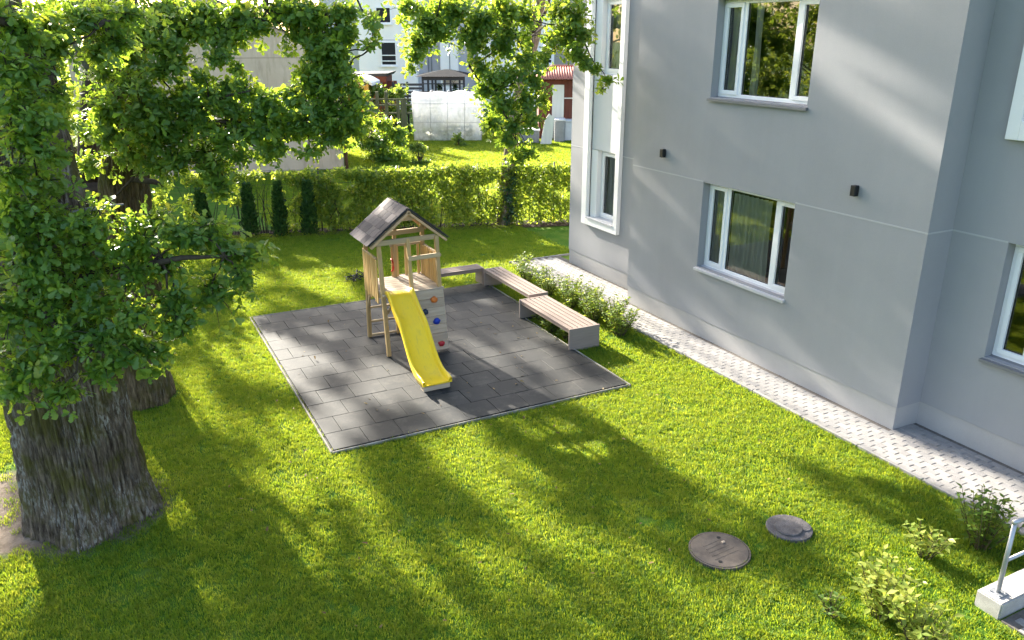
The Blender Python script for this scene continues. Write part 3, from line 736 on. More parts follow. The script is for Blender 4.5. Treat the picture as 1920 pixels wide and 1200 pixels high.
window(B, XR + .155, -5.9, -3.765, 1.30, 2.83, [-5.4, -4.25], (XR - .055, 'sill_metal_shaded'))
window(B, XR + .155, -5.75, -3.9, 4.3, 5.8, [-5.1, -4.5])
window(B, XR + .13, 4.755, 5.60, 1.33, 2.85, [], None)
window(B, XR + .13, 4.755, 5.60, 4.47, 5.98, [], None)
window(B, XR + .13, 4.755, 5.60, 7.45, 8.6, [], None)
# white surround round the stacked windows on the set-back wing
def surround(y0, y1, z0, z1, X0, wy0, wy1, zb):
    m = MB()
    m.box(X0, XR + .3, y1 - wy1, y1, z0, z1).box(X0, XR + .3, y0, y0 + wy0, z0, z1)
    m.box(X0, XR + .3, y0 + wy0, y1 - wy1, z0, z0 + zb)
    return m
surround(4.607, 6.06, 1.13, 8.9, 7.60, .148, .20, .17).build('window_surround', 'white_render', B, .006)
for za, zb in ((1.31, 2.84), (4.48, 5.97), (7.46, 8.6)): MB().box(XR + .02, XR + .2, 5.605, 5.858, za, zb).build('window_surround', 'white_render', B)
sp = MB().box(XR + .02, XR + .2, 4.757, 5.858, 2.851, 4.469).build('spandrel_panel', 'white_render_grey', B, .004)
sp = MB().box(XR + .02, XR + .2, 4.757, 5.858, 5.981, 7.449).build('spandrel_panel', 'white_render_grey', B, .004)
s = MB(); s.add([(XR + .13, 4.76, 1.345), (XR + .13, 5.6, 1.345), (7.575, 5.84, 1.315), (7.575, 4.77, 1.315), (7.575, 5.84, 1.285), (7.575, 4.77, 1.285), (XR + .13, 5.6, 1.30), (XR + .13, 4.76, 1.30)],
    [(0, 1, 2, 3), (3, 2, 4, 5), (5, 4, 6, 7), (1, 6, 4, 2), (0, 3, 5, 7)]); s.build('sill', 'sill_metal', B)
rs = MB(); rs.box(7.60, XR + .3, -3.66, -3.50, 4.07, 8.9).box(7.60, XR + .3, -6.16, -6.0, 4.07, 8.9).box(7.60, XR + .3, -6.0, -3.66, 4.07, 4.30)
rs.build('window_surround', 'white_render', B, .006)
rs = MB().box(XR + .02, XR + .2, -6.0, -5.75, 4.3, 8.6).box(XR + .02, XR + .2, -3.9, -3.66, 4.3, 8.6).box(XR + .02, XR + .2, -5.75, -3.9, 5.8, 8.6).build('spandrel_panel', 'white_render_grey', B)
# curtains behind the glass
def curtain(X, y0, y1, z0, z1, mat, label, amp=.03, waves=9):
    V = []; F = []; n = waves * 8
    for i in range(n + 1):
        y = y0 + (y1 - y0) * i / n; ph = i / n * waves * 2 * math.pi
        for k in range(7):
            z = z0 + (z1 - z0) * k / 6
            V.append((X + amp * math.sin(ph + .5 * math.sin(i * .37)) * (1 - .25 * k / 6) + .01 * math.sin(k + i * .3), y, z))
    for i in range(n):
        for k in range(6): F.append((i * 7 + k, (i + 1) * 7 + k, (i + 1) * 7 + k + 1, i * 7 + k + 1))
    o = np_tris('curtain', V, F, mat, np.zeros(len(V)), None, True); tag(o, label, 'curtain'); return o
curtain(7.455, -.02, .86, 1.15, 2.70, 'curtain', 'grey green pleated curtain behind the middle pane of the ground floor window', .035, 8)
curtain(7.46, 1.12, 1.40, 1.15, 2.74, 'curtain', 'narrow grey curtain at the left side pane of the ground floor window', .03, 3)
curtain(7.47, -.30, -.12, 1.15, 2.74, 'curtain', 'bunched grey curtain at the right side pane of the ground floor window', .03, 2)
curtain(7.47, 1.10, 1.30, 4.2, 5.8, 'curtain_white', 'pale curtain strip at the left edge of the upper floor window', .025, 2)
curtain(7.47, .62, .76, 4.2, 5.8, 'curtain_white', 'thin pale curtain gathered beside the upper window mullion', .025, 2)
curtain(XR + .26, 5.1, 5.55, 1.2, 2.9, 'curtain_white', 'white curtain in the lower window of the set-back wing', .03, 5)
curtain(XR + .26, 4.76, 5.55, 4.4, 6.0, 'curtain_white', 'white curtain filling the upper window of the set-back wing', .03, 8)
curtain(XR + .28, -4.75, -4.4, 1.2, 2.8, 'curtain', 'grey curtain in the window at the right edge of the building', .03, 4)
# wall lamps
for (y, z, lb) in ((2.542, 3.19, 'small black box wall lamp above the left end of the ground floor window'), (-1.825, 3.206, 'black box wall lamp near the corner of the grey building')):
    r = empty('wall_lamp', (XA, y, z), lb, 'wall lamp', 'black box lamps on the grey wall')
    MB().box(XA - .095, XA - .012, y - .042, y + .042, z - .075, z + .075).build('lamp_body', 'black_metal', r, .006)
    MB().box(XA - .012, XA, y - .03, y + .03, z - .05, z + .05).build('mounting_plate', 'black_metal', r)
    MB().box(XA - .08, XA - .028, y - .028, y + .028, z - .077, z - .0755).build('lens', 'pvc', r)

# ------------------------------------------------------------------ playhouse tower with slide
H = empty('playhouse_tower', (2.25, 3.3, .012), 'wooden playhouse tower with shingled roof and climbing wall on the rubber mat', 'playhouse')
Z0 = .012
def post(p, q, name='post', mat='pine_post', w=.068): return MB().bar(p, q, w, w, (0, 1, 0)).build(name, mat, H, .005)
post((1.744, 2.83, Z0), (1.744, 3.10, 2.0)); post((2.765, 2.86, Z0), (2.765, 3.03, 2.0)); post((2.245, 2.92, 1.10), (2.25, 3.06, 2.0), w=.06)
post((1.735, 3.90, Z0), (1.745, 3.84, 1.95)); post((2.81, 3.88, Z0), (2.81, 3.83, 2.08)); post((2.27, 3.85, 1.1), (2.28, 3.83, 2.36), w=.06)
post((2.27, 3.86, Z0), (2.27, 3.86, 1.0), w=.06)
MB().bar((1.66, 3.055, 1.965), (2.76, 3.055, 1.985), .045, .085).build('beam', 'pine_x', H, .004)
MB().bar((1.70, 3.80, 1.93), (2.83, 3.80, 1.95), .045, .085).build('beam', 'pine_x', H, .004)
MB().bar((2.22, 2.965, 1.665), (2.80, 2.965, 1.675), .04, .075).build('guard_rail', 'pine_x', H, .004)
MB().bar((2.815, 3.0, 1.655), (2.825, 3.86, 1.655), .05, .045).build('guard_rail', 'pine_y', H, .004)
MB().bar((1.70, 3.1, 1.70), (1.70, 3.86, 1.69), .03, .04).build('guard_rail', 'pine_y', H, .004)
MB().bar((1.735, 3.05, 1.04), (1.735, 3.88, 1.04), .04, .09).build('joist', 'pine_y', H, .004)
MB().bar((2.80, 2.95, 1.03), (2.80, 3.88, 1.03), .04, .09).build('joist', 'pine_y', H, .004)
MB().bar((1.75, 3.9, 1.03), (2.8, 3.9, 1.03), .04, .09).build('joist', 'pine_x', H, .004)
MB().bar((2.20, 3.875, 1.69), (2.80, 3.875, 1.69), .04, .04).build('guard_rail', 'pine_x', H, .004)
MB().bar((1.76, 2.99, .70), (2.02, 2.96, 1.02), .035, .05).build('brace', 'pine_x', H, .003)
MB().bar((1.735, 3.87, .62), (1.72, 3.62, 1.0), .035, .05).build('brace', 'pine_y', H, .003)
slm = MB().box(-.011, .011, -.025, .025, -.385, .385).mesh('slat', 'pine_slat', bevel=.004)
for i in range(9): place('slat', slm, (1.695 + random.uniform(-.003, .003), 3.13 + i * .088, 1.325 + random.uniform(-.05, .02)), H, (0, 0, rad(random.uniform(-9, 9))))
slr = MB().box(-.011, .011, -.024, .024, -.31, .31).mesh('slat', 'pine_slat', bevel=.004)
for i in range(10): place('slat', slr, (2.79, 3.04 + i * .087, 1.355 + random.uniform(-.015, .015)), H, (0, 0, rad(random.uniform(-9, 9))))
for x in (2.245, 2.335, 2.50, 2.58, 2.74): place('slat', slr, (x, 3.90, 1.365), H, (0, 0, rad(90 + random.uniform(-3, 3))))
dk = MB().box(-.555, .555, -.056, .056, -.014, .014).mesh('deck_board', 'weathered_deck', bevel=.004)
for i in range(9): place('deck_board', dk, (2.27, 2.93 + i * .118, 1.092), H)
# climbing wall, leaning out at its foot
cdir = (Vector((0, 2.86, 1.09)) - Vector((0, 2.665, .03))); tilt = math.atan2(cdir.y, cdir.z)
cb = MB().box(-.272, .272, -.012, .012, -.0745, .0745).mesh('climbing_board', 'weathered_x', bevel=.004)
for i in range(7):
    p = Vector((2.52 + .022 * (6 - i) * .5 - .04, 2.665, .03)) + cdir * ((i + .5) / 7)
    place('climbing_board', cb, (2.525, p.y, p.z), H, (-tilt, 0, 0))
def hold(x, z, mat, s):
    t = (z - .03) / 1.06; y = 2.665 + cdir.y * t - .03
    bm = bmesh.new(); bmesh.ops.create_icosphere(bm, subdivisions=3, radius=1)
    for v in bm.verts:
        n = noise.noise(v.co * 1.7 + Vector((x * 9, z * 7, 0))) * .35; v.co *= 1 + n
        v.co = Vector((v.co.x * .058 * s, v.co.y * .042 * s, v.co.z * .052 * s))
        if v.co.length < .034 * s and v.co.y < 0: v.co.y *= .4
    me = bpy.data.meshes.new('climbing_hold'); bm.to_mesh(me); bm.free(); me.materials.append(M[mat])
    me.polygons.foreach_set('use_smooth', [True] * len(me.polygons)); return place('climbing_hold', me, (x, y, z), H)
for x, z, m_, s_, lb in ((2.595, .925, 'hold_orange', 1.05, 'orange climbing hold'), (2.41, .735, 'hold_navy', 1.0, 'dark navy climbing hold'), (2.61, .545, 'hold_blue', 1.05, 'bright blue climbing hold'), (2.655, .145, 'hold_red', 1.0, 'red climbing hold')):
    hold(x, z, m_, s_)['label'] = lb
# ladder at the back
for z in (.045, .31, .58, .83): MB().bar((1.76, 3.90, z), (2.26, 3.88, z), .05, .035).build('ladder_rung', 'pine_x', H, .004)
for x in (2.21, 1.80):
    MB().tube([(x, 3.86, 1.22), (x - .0, 3.80, 1.25), (x, 3.76, 1.32), (x, 3.77, 1.40), (x, 3.84, 1.44), (x, 3.87, 1.44)], .016, 8).build('grab_handle', 'handle_red', H, 0, True)
# roof
ridge, ez, xr, xl, xe = 2.50, 1.935, 2.28, 1.565, 2.985
ya, yb = 3.03, 4.06
for sx, xe_ in ((-1, xl), (1, xe)):
    d = Vector((xe_ - xr, 0, ez - ridge)); n = Vector((-d.z * (1 if sx > 0 else -1), 0, d.x * (1 if sx > 0 else -1))); n = n.normalized()
    if n.z < 0: n = -n
    m = MB(); a0 = Vector((xr, 0, ridge)); a1 = a0 + d; vs = []
    for y in (ya, yb):
        for q in (a0, a1, a1 + n * .018, a0 + n * .018): vs.append((q.x, y, q.z))
    m.add(vs, [(3, 2, 1, 0), (4, 5, 6, 7), (0, 1, 5, 4), (1, 2, 6, 5), (2, 3, 7, 6), (3, 0, 4, 7)])
    R = m.build('roof', 'dark_slat', H)
    # shingles in overlapping courses
    Ld = d.length; dn = d.normalized(); rows, cols = 5, 5
    ex, ey, ez_ = dn, Vector((0, 1, 0)), dn.cross(Vector((0, 1, 0)))
    if ez_.z < 0: ez_ = -ez_; ey = -ey
    sh = MB().box(0, Ld / rows + .035, -(yb - ya) / cols / 2 + .003, (yb - ya) / cols / 2 - .003, 0, .006).mesh('shingle', 'shingle', bevel=.002)
    shh = MB().box(0, Ld / rows + .035, -(yb - ya) / cols / 4 + .002, (yb - ya) / cols / 4 - .002, 0, .006).mesh('shingle', 'shingle', bevel=.002)
    Rm = Matrix((ex, ey, ez_)).transposed()
    tiltm = Matrix.Rotation(rad(-1.3), 3, 'Y')
    for r in range(rows):
        for c in range(-1 if r % 2 else 0, cols):
            yc = ya + (c + .5 + (.5 if r % 2 else 0)) * (yb - ya) / cols
            hw = (yb - ya) / cols / 2; me_ = sh
            if yc < ya + .05: yc, me_ = ya + hw / 2, shh
            elif yc > yb - .05: yc, me_ = yb - hw / 2, shh
            p = a0 + dn * (Ld * r / rows - .01) + n * (.024 + random.uniform(0, .002))
            place('shingle', me_, (p.x, yc, p.z), R, (Rm @ tiltm).to_euler())
    for y in (ya + .02, yb - .03):
        p = a0 - n * .045; q = a1 - n * .045
        MB().bar((p.x, y, p.z), (q.x, y, q.z), .04, .085, (0, 1, 0)).build('rafter', 'pine_orange', H, .004)
MB().bar((xr, ya + .05, ridge - .03), (xr, yb - .05, ridge - .03), .04, .08).build('ridge_beam', 'pine_y', H, .004)
MB().box(xr - .11, xr + .11, ya + .045, ya + .06, 2.30, 2.38).build('gable_brace', 'pine_orange', H, .004)
# slide
prof = [(3.0, 1.118), (2.88, 1.112), (2.78, 1.07), (2.62, .955), (2.46, .845), (2.32, .775), (2.2, .715), (2.08, .61), (1.95, .47), (1.82, .335), (1.7, .235), (1.58, .165), (1.44, .118), (1.3, .105), (1.2, .112), (1.13, .13)]
cv = []
for i in range(len(prof) * 3):
    t = i / (len(prof) * 3 - 1) * (len(prof) - 1); k = min(int(t), len(prof) - 2); u = t - k
    p0, p1, p2, p3 = [Vector((*prof[max(0, min(len(prof) - 1, k + j))], 0)) for j in (-1, 0, 1, 2)]
    cv.append(.5 * ((2 * p1) + (-p0 + p2) * u + (2 * p0 - 5 * p1 + 4 * p2 - p3) * u * u + (-p0 + 3 * p1 - 3 * p2 + p3) * u ** 3))
sect = []
for i, c in enumerate(cv):
    t = i / (len(cv) - 1); xl_ = 1.79 - .055 * t; xr_ = 2.215 - .03 * t
    h = .115 * min(1, t * 7 + .1) * (1 - .45 * max(0, (t - .9) / .1))
    sect.append([(xl_ - .022, c.y - .015), (xl_ - .022, c.y + h - .012), (xl_ - .012, c.y + h), (xl_ + .010, c.y + h - .004), (xl_ + .022, c.y + .03), (xl_ + .05, c.y + .004), ((xl_ + xr_) / 2, c.y),
                 (xr_ - .05, c.y + .004), (xr_ - .022, c.y + .03), (xr_ - .010, c.y + h - .004), (xr_ + .012, c.y + h), (xr_ + .022, c.y + h - .012), (xr_ + .022, c.y - .015)])
sm_ = MB(); k = 13
for i, c in enumerate(cv): sm_.add([(x, c.x, z) for x, z in sect[i]], [])
for i in range(len(cv) - 1):
    for j in range(k - 1): sm_.f.append((i * k + j, (i + 1) * k + j, (i + 1) * k + j + 1, i * k + j + 1))
    sm_.f.append((i * k + k - 1, (i + 1) * k + k - 1, (i + 1) * k, i * k))
sm_.f.append(tuple((len(cv) - 1) * k + j for j in range(k)))
sd = sm_.build('slide', 'slide', H, 0, True)
MB().box(1.74, 2.185, 1.16, 1.30, Z0, .098).build('slide_block', 'weathered_x', H, .006)

# ------------------------------------------------------------------ slatted benches
def bench(label, x0, x1, y0, y1, h, along, n):
    r = empty('slatted_bench', ((x0 + x1) / 2, (y0 + y1) / 2, 0), label, 'bench', 'grey slatted benches round the rubber mat')
    ld = y1 - y0 if along == 'y' else x1 - x0; wd = x1 - x0 if along == 'y' else y1 - y0
    pitch = (wd - .0) / n; sw = pitch - .024; e = .042
    if along == 'y':
        sm = MB().box(-sw / 2, sw / 2, -ld / 2 + e + .003, ld / 2 - e - .003, -.028, 0).mesh('slat', 'bench_y', bevel=.004)
        for i in range(n): place('slat', sm, (x0 + pitch * (i + .5), (y0 + y1) / 2, h - random.uniform(0, .002)), r)
        for y in (y0 + e / 2, y1 - e / 2): MB().box(x0, x1, y - e / 2, y + e / 2, -.05, h + .001).build('end_panel', 'bench_end', r, .004)
        MB().box(x0 + .02, x0 + .05, y0 + e, y1 - e, h - .085, h - .03).build('side_rail', 'bench_y', r, .003)
        MB().box(x1 - .05, x1 - .02, y0 + e, y1 - e, h - .085, h - .03).build('side_rail', 'bench_y', r, .003)
    else:
        sm = MB().box(-ld / 2 + e + .003, ld / 2 - e - .003, -sw / 2, sw / 2, -.028, 0).mesh('slat', 'bench_x', bevel=.004)
        for i in range(n): place('slat', sm, ((x0 + x1) / 2, y0 + pitch * (i + .5), h - random.uniform(0, .002)), r)
        for x in (x0 + e / 2, x1 - e / 2): MB().box(x - e / 2, x + e / 2, y0, y1, -.05, h + .001).build('end_panel', 'bench_end_y', r, .004)
        MB().box(x0 + e, x1 - e, y0 + .02, y0 + .05, h - .085, h - .03).build('side_rail', 'bench_x', r, .003)
        MB().box(x0 + e, x1 - e, y1 - .05, y1 - .02, h - .085, h - .03).build('side_rail', 'bench_x', r, .003)
    return r
bench('wide sunlit slatted bench nearest the camera at the mat edge', 4.675, 5.305, 1.66, 3.58, .39, 'y', 6)
bench('narrow slatted bench between the wide bench and the far corner', 4.98, 5.42, 3.74, 5.86, .39, 'y', 4)
bench('slatted bench standing crosswise behind the playhouse tower', 3.0, 5.03, 5.93, 6.32, .39, 'x', 4)

# ------------------------------------------------------------------ manhole covers
(mx, my), r_ = MAN[0]
mh = empty('manhole_cover', (mx, my, 0), 'large flat round rusty manhole cover in the lawn', 'manhole cover')
MB().disc((mx, my), r_ - .022, -.1, .004, 56).build('lid', 'iron', mh, .004)
rg = MB(); n_ = 56
for i in range(n_):
    a0, a1 = 2 * math.pi * i / n_, 2 * math.pi * (i + 1) / n_; q = []
    for a in (a0, a1):
        for rr_ in (r_ - .017, r_): q += [(mx + rr_ * math.cos(a), my + rr_ * math.sin(a), -.08), (mx + rr_ * math.cos(a), my + rr_ * math.sin(a), .001)]
    rg.add(q, [(1, 3, 7, 5), (0, 1, 5, 4), (2, 6, 7, 3)])
rg.build('rim', 'iron', mh)
for a in (.9, 4.04): MB().disc((mx + .22 * math.cos(a), my + .22 * math.sin(a)), .022, .0041, .0065, 14).build('lifting_eye', 'black_metal', mh)
for i in range(5): MB().bar((mx - .16 + .01 * i, my - .12 + i * .06, .0052), (mx + .17 - .01 * i, my - .10 + i * .06, .0052), .012, .0022).build('cast_bar', 'iron', mh)
(mx, my), r_ = MAN[1]
mh = empty('concrete_manhole', (mx, my, 0), 'smaller round concrete manhole with an off-centre lid near the shrubs', 'manhole cover')
MB().disc((mx, my), r_, -.1, .008, 48).build('concrete_ring', 'old_concrete', mh, .006)
MB().disc((mx - .035, my - .02), .15, .0085, .028, 40).build('lid', 'old_concrete', mh, .006)
MB().disc((mx + .14, my - .085), .075, .0085, .018, 28).build('patch', 'old_concrete', mh, .004)
tag(MB().box(3.235, 3.275, -3.995, -3.97, .006, .02).build('pebble', 'cream'), 'small pale pebble lying on the flat manhole cover', 'pebble')

# ------------------------------------------------------------------ steps with handrail, lower right
K = empty('concrete_kerb_wall', (5.9, -5.99, 0), 'low concrete kerb wall carrying the grey handrail', 'kerb wall')
MB().box(4.80, 7.6, -6.115, -5.86, -.1, .15).build('coping', 'concrete', K, .012, seg=2)
Hn = empty('handrail', (4.93, -5.985, .15), 'grey painted steel handrail on the low concrete wall', 'handrail')
MB().box(4.86, 5.00, -6.05, -5.92, .1505, .162).build('base_plate', 'grey_steel', Hn, .003)
MB().tube([(4.93, -5.985, .16), (4.93, -5.985, .95)], .0215, 14).build('post', 'grey_steel', Hn, 0, True)
MB().tube([(4.90, -5.985, .955), (5.0, -6.0, .965), (5.6, -6.12, .95), (7.4, -6.2, .95)], .0225, 14).build('top_rail', 'grey_steel', Hn, 0, True)
MB().tube([(4.94, -5.985, .52), (7.4, -5.985, .52)], .017, 12).build('mid_rail', 'grey_steel', Hn, 0, True)
MB().tube([(7.2, -5.985, .16), (7.2, -5.985, .94)], .0215, 12).build('post', 'grey_steel', Hn, 0, True)
for dx, dy in ((-.05, -.045), (.05, -.045), (-.05, .045), (.05, .045)): MB().disc((4.93 + dx, -5.985 + dy), .008, .163, .172, 8).build('bolt', 'grey_steel', Hn)

# ------------------------------------------------------------------ oaks
def W(px, py, D): return tuple(at(px, py, D))
def pb_list(L, dpt=.6, dens=1.0):
    out = []
    for px, py, D, rx, ry in L:
        c = at(px, py, D); d = np.linalg.norm(c - CAM); s = d / FPX
        r = (rx * s, max(.25, dpt * max(rx, ry) * s), ry * s)
        area = math.pi * rx * ry
        out.append((c, r, area * dens))
    return out

O1 = empty('oak_tree', (-2.9, -.2, 0), 'nearest big oak with a thick furrowed mossy trunk at the left', 'tree', 'old oaks beside the playground')
trunk('trunk', 'bark', [(-2.90, -.10, -.08, .60), (-2.90, -.10, .3, .575), (-2.92, -.10, 1.0, .56), (-2.94, -.10, 1.8, .55), (*W(62, 480, 7.8), .53), (*W(36, 340, 7.85), .50), (*W(8, 200, 7.9), .46), (*W(-10, 60, 7.95), .42), (-3.9, .2, 7, .36), (-4.0, .2, 10, .2)], 380, 240, O1, .085, .31, 1.3, 17)
o1b = MB(); T1 = (-3.0, -.1, 2.9)
L1 = [W(150, 520, 7.3), W(300, 480, 7.3), W(420, 480, 7.3)]
limb(o1b, (-2.75, -.3, 2.6), L1[0], .10, .06, 9, 8, .04, 1); limb(o1b, L1[0], L1[2], .055, .015, 7, 8, .05, 2)
L2 = [W(60, 560, 6.9), W(150, 660, 6.7)]
limb(o1b, (-3.0, -.5, 2.9), L2[0], .09, .05, 8, 7, .05, 3); limb(o1b, L2[0], L2[1], .04, .015, 7, 6, .05, 4)
L3 = [W(40, 200, 7.0), W(60, 60, 7.4), W(200, 40, 8.2)]
limb(o1b, (-3.2, -.2, 4.4), L3[0], .06, .03, 7, 6, .06, 5); limb(o1b, (-3.4, .0, 5.2), L3[2], .08, .03, 7, 6, .06, 6)
dead = MB()
dead.tube([W(120, 60, 8.6), W(138, 82, 8.5), W(150, 105, 8.4), W(163, 127, 8.3)], [.022, .03, .03, .026], 7)
dead.tube([W(40, 305, 7.6), W(80, 350, 7.5), W(118, 400, 7.4)], [.005, .007, .01], 5)
dead.tube([W(105, 407, 7.5), W(165, 393, 7.6), W(232, 383, 7.8)], [.03, .022, .01], 6)
dead.build('dead_branch', 'dead_branch', O1, 0, True)
L_O1 = [(60, 420, 7.0, 85, 45), (165, 425, 7.2, 85, 38), (265, 450, 7.3, 75, 34), (350, 440, 7.4, 70, 38), (425, 470, 7.5, 55, 36), (470, 480, 7.6, 30, 26), (400, 545, 7.4, 62, 46), (330, 570, 7.2, 62, 44), (250, 510, 7.1, 50, 40),
        (60, 500, 6.9, 75, 50), (20, 590, 6.8, 55, 60), (110, 640, 6.7, 70, 44), (50, 690, 6.6, 70, 50), (190, 630, 6.8, 60, 44), (255, 640, 7.0, 45, 34), (200, 690, 6.7, 48, 26), (120, 735, 6.6, 45, 30), (20, 730, 6.5, 45, 32), (340, 610, 7.1, 46, 26), (250, 590, 6.9, 60, 30),
        (455, 520, 7.4, 30, 36), (300, 655, 7.0, 34, 26), (285, 690, 7.0, 24, 14), (150, 590, 7.0, 50, 40), (290, 410, 7.5, 50, 22), (380, 425, 7.5, 50, 22),
        (30, 50, 7.3, 60, 55), (15, 130, 7.1, 50, 45), (35, 200, 7.0, 45, 42), (50, 260, 6.9, 50, 42), (95, 225, 7.0, 36, 30), (25, 330, 6.8, 42, 36), (100, 290, 7.1, 28, 26), (80, 50, 7.8, 50, 40),
        (150, 30, 8.2, 70, 34), (215, 75, 8.4, 46, 34), (240, 25, 8.6, 60, 28), (30, 390, 6.9, 60, 25)]
B1 = pb_list(L_O1, .8, .0078) + pb_list([(70, 340, 7.2, 60, 50), (110, 180, 7.6, 40, 40), (60, 150, 7.3, 50, 50), (150, 480, 7.2, 70, 50), (90, 560, 6.9, 70, 50), (180, 560, 7.0, 60, 40), (230, 470, 7.3, 60, 40), (110, 90, 7.9, 60, 40), (20, 430, 6.9, 50, 60), (310, 500, 7.4, 60, 40), (180, 100, 8.3, 40, 50)], .8, .0042)
def upper_crown(x, y, z0, z1, r, n, cnt, seed):
    g_ = np.random.default_rng(seed); out = []
    for i in range(n):
        a = g_.random() * 6.283; zz = z0 + (z1 - z0) * g_.random(); q = r * math.sqrt(g_.random()) * (1.05 - .6 * ((zz - z0) / (z1 - z0)) ** 1.5)
        out.append((np.array([x + q * math.cos(a), y + q * math.sin(a), zz]), (.85, .85, .5), cnt))
    return out
B1 += upper_crown(-3.8, .3, 6.35, 11.5, 3.4, 26, 20, 5)
foliage(O1, B1, OAK, 'oak_leaf', L1 + L2 + L3 + [(-3.6, .2, 6.6), (-3.9, .2, 8.4)], 300, .088, 7, 1.5, o1b, .3, 11)
o1b.build('branches', 'branch', O1, 0, True)

O2 = empty('oak_tree', (-2.12, 2.95, 0), 'second oak with a brown forked trunk just behind the nearest oak', 'tree', 'old oaks beside the playground')
trunk('trunk', 'bark_brown', [(-2.12, 2.95, -.08, .33), (-2.12, 2.95, .4, .325), (*W(262, 560, 11.05), .315), (*W(240, 440, 11.0), .30), (*W(232, 340, 11.0), .30), (*W(228, 200, 11.0), .295), (*W(226, 90, 11.0), .285), (-1.75, 3.1, 7, .26), (-1.75, 3.1, 9, .15)], 170, 170, O2, .065, .28, 4.1, 12)
o2b = MB()
q0 = W(165, 345, 11.4); limb(o2b, W(225, 470, 11.1), q0, .2, .15, 12, 5, .02, 9); limb(o2b, q0, W(172, -70, 11.6), .15, .10, 12, 8, .02, 10)
M1 = [W(330, 235, 10.2), W(440, 235, 9.9), W(560, 225, 9.8), W(650, 215, 9.8)]
limb(o2b, W(235, 250, 10.9), M1[0], .10, .07, 9, 6, .04, 12); limb(o2b, M1[0], M1[2], .07, .035, 8, 7, .04, 13); limb(o2b, M1[2], M1[3], .035, .012, 6, 5, .04, 14)
M2 = [W(330, 55, 10.5), W(400, 55, 10.4), W(500, 20, 10.2), W(620, 25, 10.2)]
limb(o2b, W(228, 60, 10.9), M2[1], .10, .06, 9, 6, .05, 15); limb(o2b, M2[1], M2[3], .05, .015, 7, 7, .05, 16)
limb(o2b, M1[0], W(470, 170, 9.8), .03, .01, 6, 6, .08, 17)
o2b.tube([W(240, 336, 10.8), W(290, 341, 10.7), W(308, 349, 10.6)], [.035, .04, .012], 7)
M3 = [W(695, -30, 9.9), W(697, 40, 9.9), W(700, 85, 9.9)]
limb(o2b, W(620, -60, 10.2), M3[1], .02, .008, 5, 5, .05, 18); limb(o2b, M3[1], M3[2], .008, .004, 5, 4, .03, 19)
L_O2 = [(150, 20, 10.5, 60, 30), (240, 50, 10.2, 50, 36), (310, 40, 10.4, 60, 36), (385, 25, 10.4, 60, 26), (420, 70, 10.3, 70, 24), (480, 55, 10.2, 30, 14), (450, 20, 10.4, 60, 22), (300, 90, 10.0, 44, 26), (330, 120, 10, 34, 22), (410, 108, 10, 34, 18),
        (200, 205, 9.6, 44, 34), (250, 160, 9.8, 44, 26), (270, 215, 9.7, 60, 40), (210, 250, 9.6, 44, 24), (320, 250, 9.8, 50, 34), (370, 215, 9.8, 48, 34), (440, 205, 9.9, 44, 24), (420, 260, 9.7, 50, 26), (500, 195, 9.9, 44, 28), (545, 180, 9.9, 34, 24), (490, 245, 9.7, 50, 22),
        (580, 160, 9.9, 48, 34), (610, 200, 9.8, 56, 42), (655, 215, 9.7, 44, 34), (560, 235, 9.7, 40, 26), (620, 255, 9.7, 40, 24), (670, 180, 9.9, 24, 26), (520, 275, 9.6, 34, 16), (580, 285, 9.6, 22, 14),
        (330, 300, 9.7, 40, 24), (395, 315, 9.6, 44, 26), (410, 350, 9.5, 32, 28), (455, 295, 9.6, 30, 14), (290, 275, 9.7, 28, 18), (350, 165, 10.0, 26, 16), (445, 130, 10.1, 20, 12), (380, 145, 10.0, 24, 16), (430, 158, 10.0, 22, 18), (165, 245, 9.9, 20, 30), (165, 310, 10.2, 22, 28), (170, 390, 10.2, 22, 22),
        (520, 15, 10.3, 44, 22), (590, 30, 10.2, 52, 34), (560, 70, 10.2, 30, 26), (620, 75, 10.1, 32, 36), (600, 115, 10.1, 34, 22), (645, 130, 10, 22, 26), (640, 20, 10.2, 30, 26), (590, 135, 10, 30, 24), (655, 60, 10.1, 14, 20), (625, 150, 9.9, 34, 30), (600, 90, 10.0, 40, 30), (640, 100, 10.0, 20, 30), (560, 20, 10.2, 50, 24), (350, 190, 9.9, 40, 24), (290, 180, 9.8, 40, 24), (300, 130, 9.9, 40, 24), (610, 225, 9.7, 50, 30), (490, 215, 9.8, 40, 22),
        (692, 30, 9.9, 14, 8), (697, 42, 9.9, 16, 8), (700, 60, 9.9, 9, 9), (690, 84, 9.9, 20, 7), (706, 78, 9.9, 9, 8)]
B2 = pb_list(L_O2, .8, .0125) + pb_list([(190, 130, 10.1, 50, 50), (240, 110, 10.2, 50, 40), (300, 230, 9.9, 60, 50), (340, 190, 10, 60, 40), (400, 180, 10, 60, 40), (460, 165, 10, 40, 24), (540, 235, 9.9, 60, 36), (470, 250, 9.8, 50, 30), (380, 285, 9.8, 60, 40), (300, 310, 9.8, 40, 30), (240, 285, 9.8, 50, 40), (500, 290, 9.7, 40, 20), (620, 150, 10, 50, 50), (600, 95, 10.1, 44, 40), (640, 60, 10.2, 34, 40), (350, 60, 10.4, 80, 40), (450, 40, 10.4, 80, 30), (560, 30, 10.3, 70, 30), (660, 20, 10.2, 20, 20), (300, 10, 10.5, 90, 24), (660, 240, 9.8, 40, 30)], .8, .0068)
B2 += upper_crown(-1.4, 3.6, 6.45, 11.5, 3.6, 26, 20, 6)
foliage(O2, B2, OAK_LOW, 'oak_leaf', M1 + M2 + M3 + [W(228, 150, 10.8), (-1.75, 3.1, 6.8), (-1.75, 3.1, 8.2)], 300, .092, 7, 1.6, o2b, .3, 31)
o2b.build('branches', 'branch', O2, 0, True)

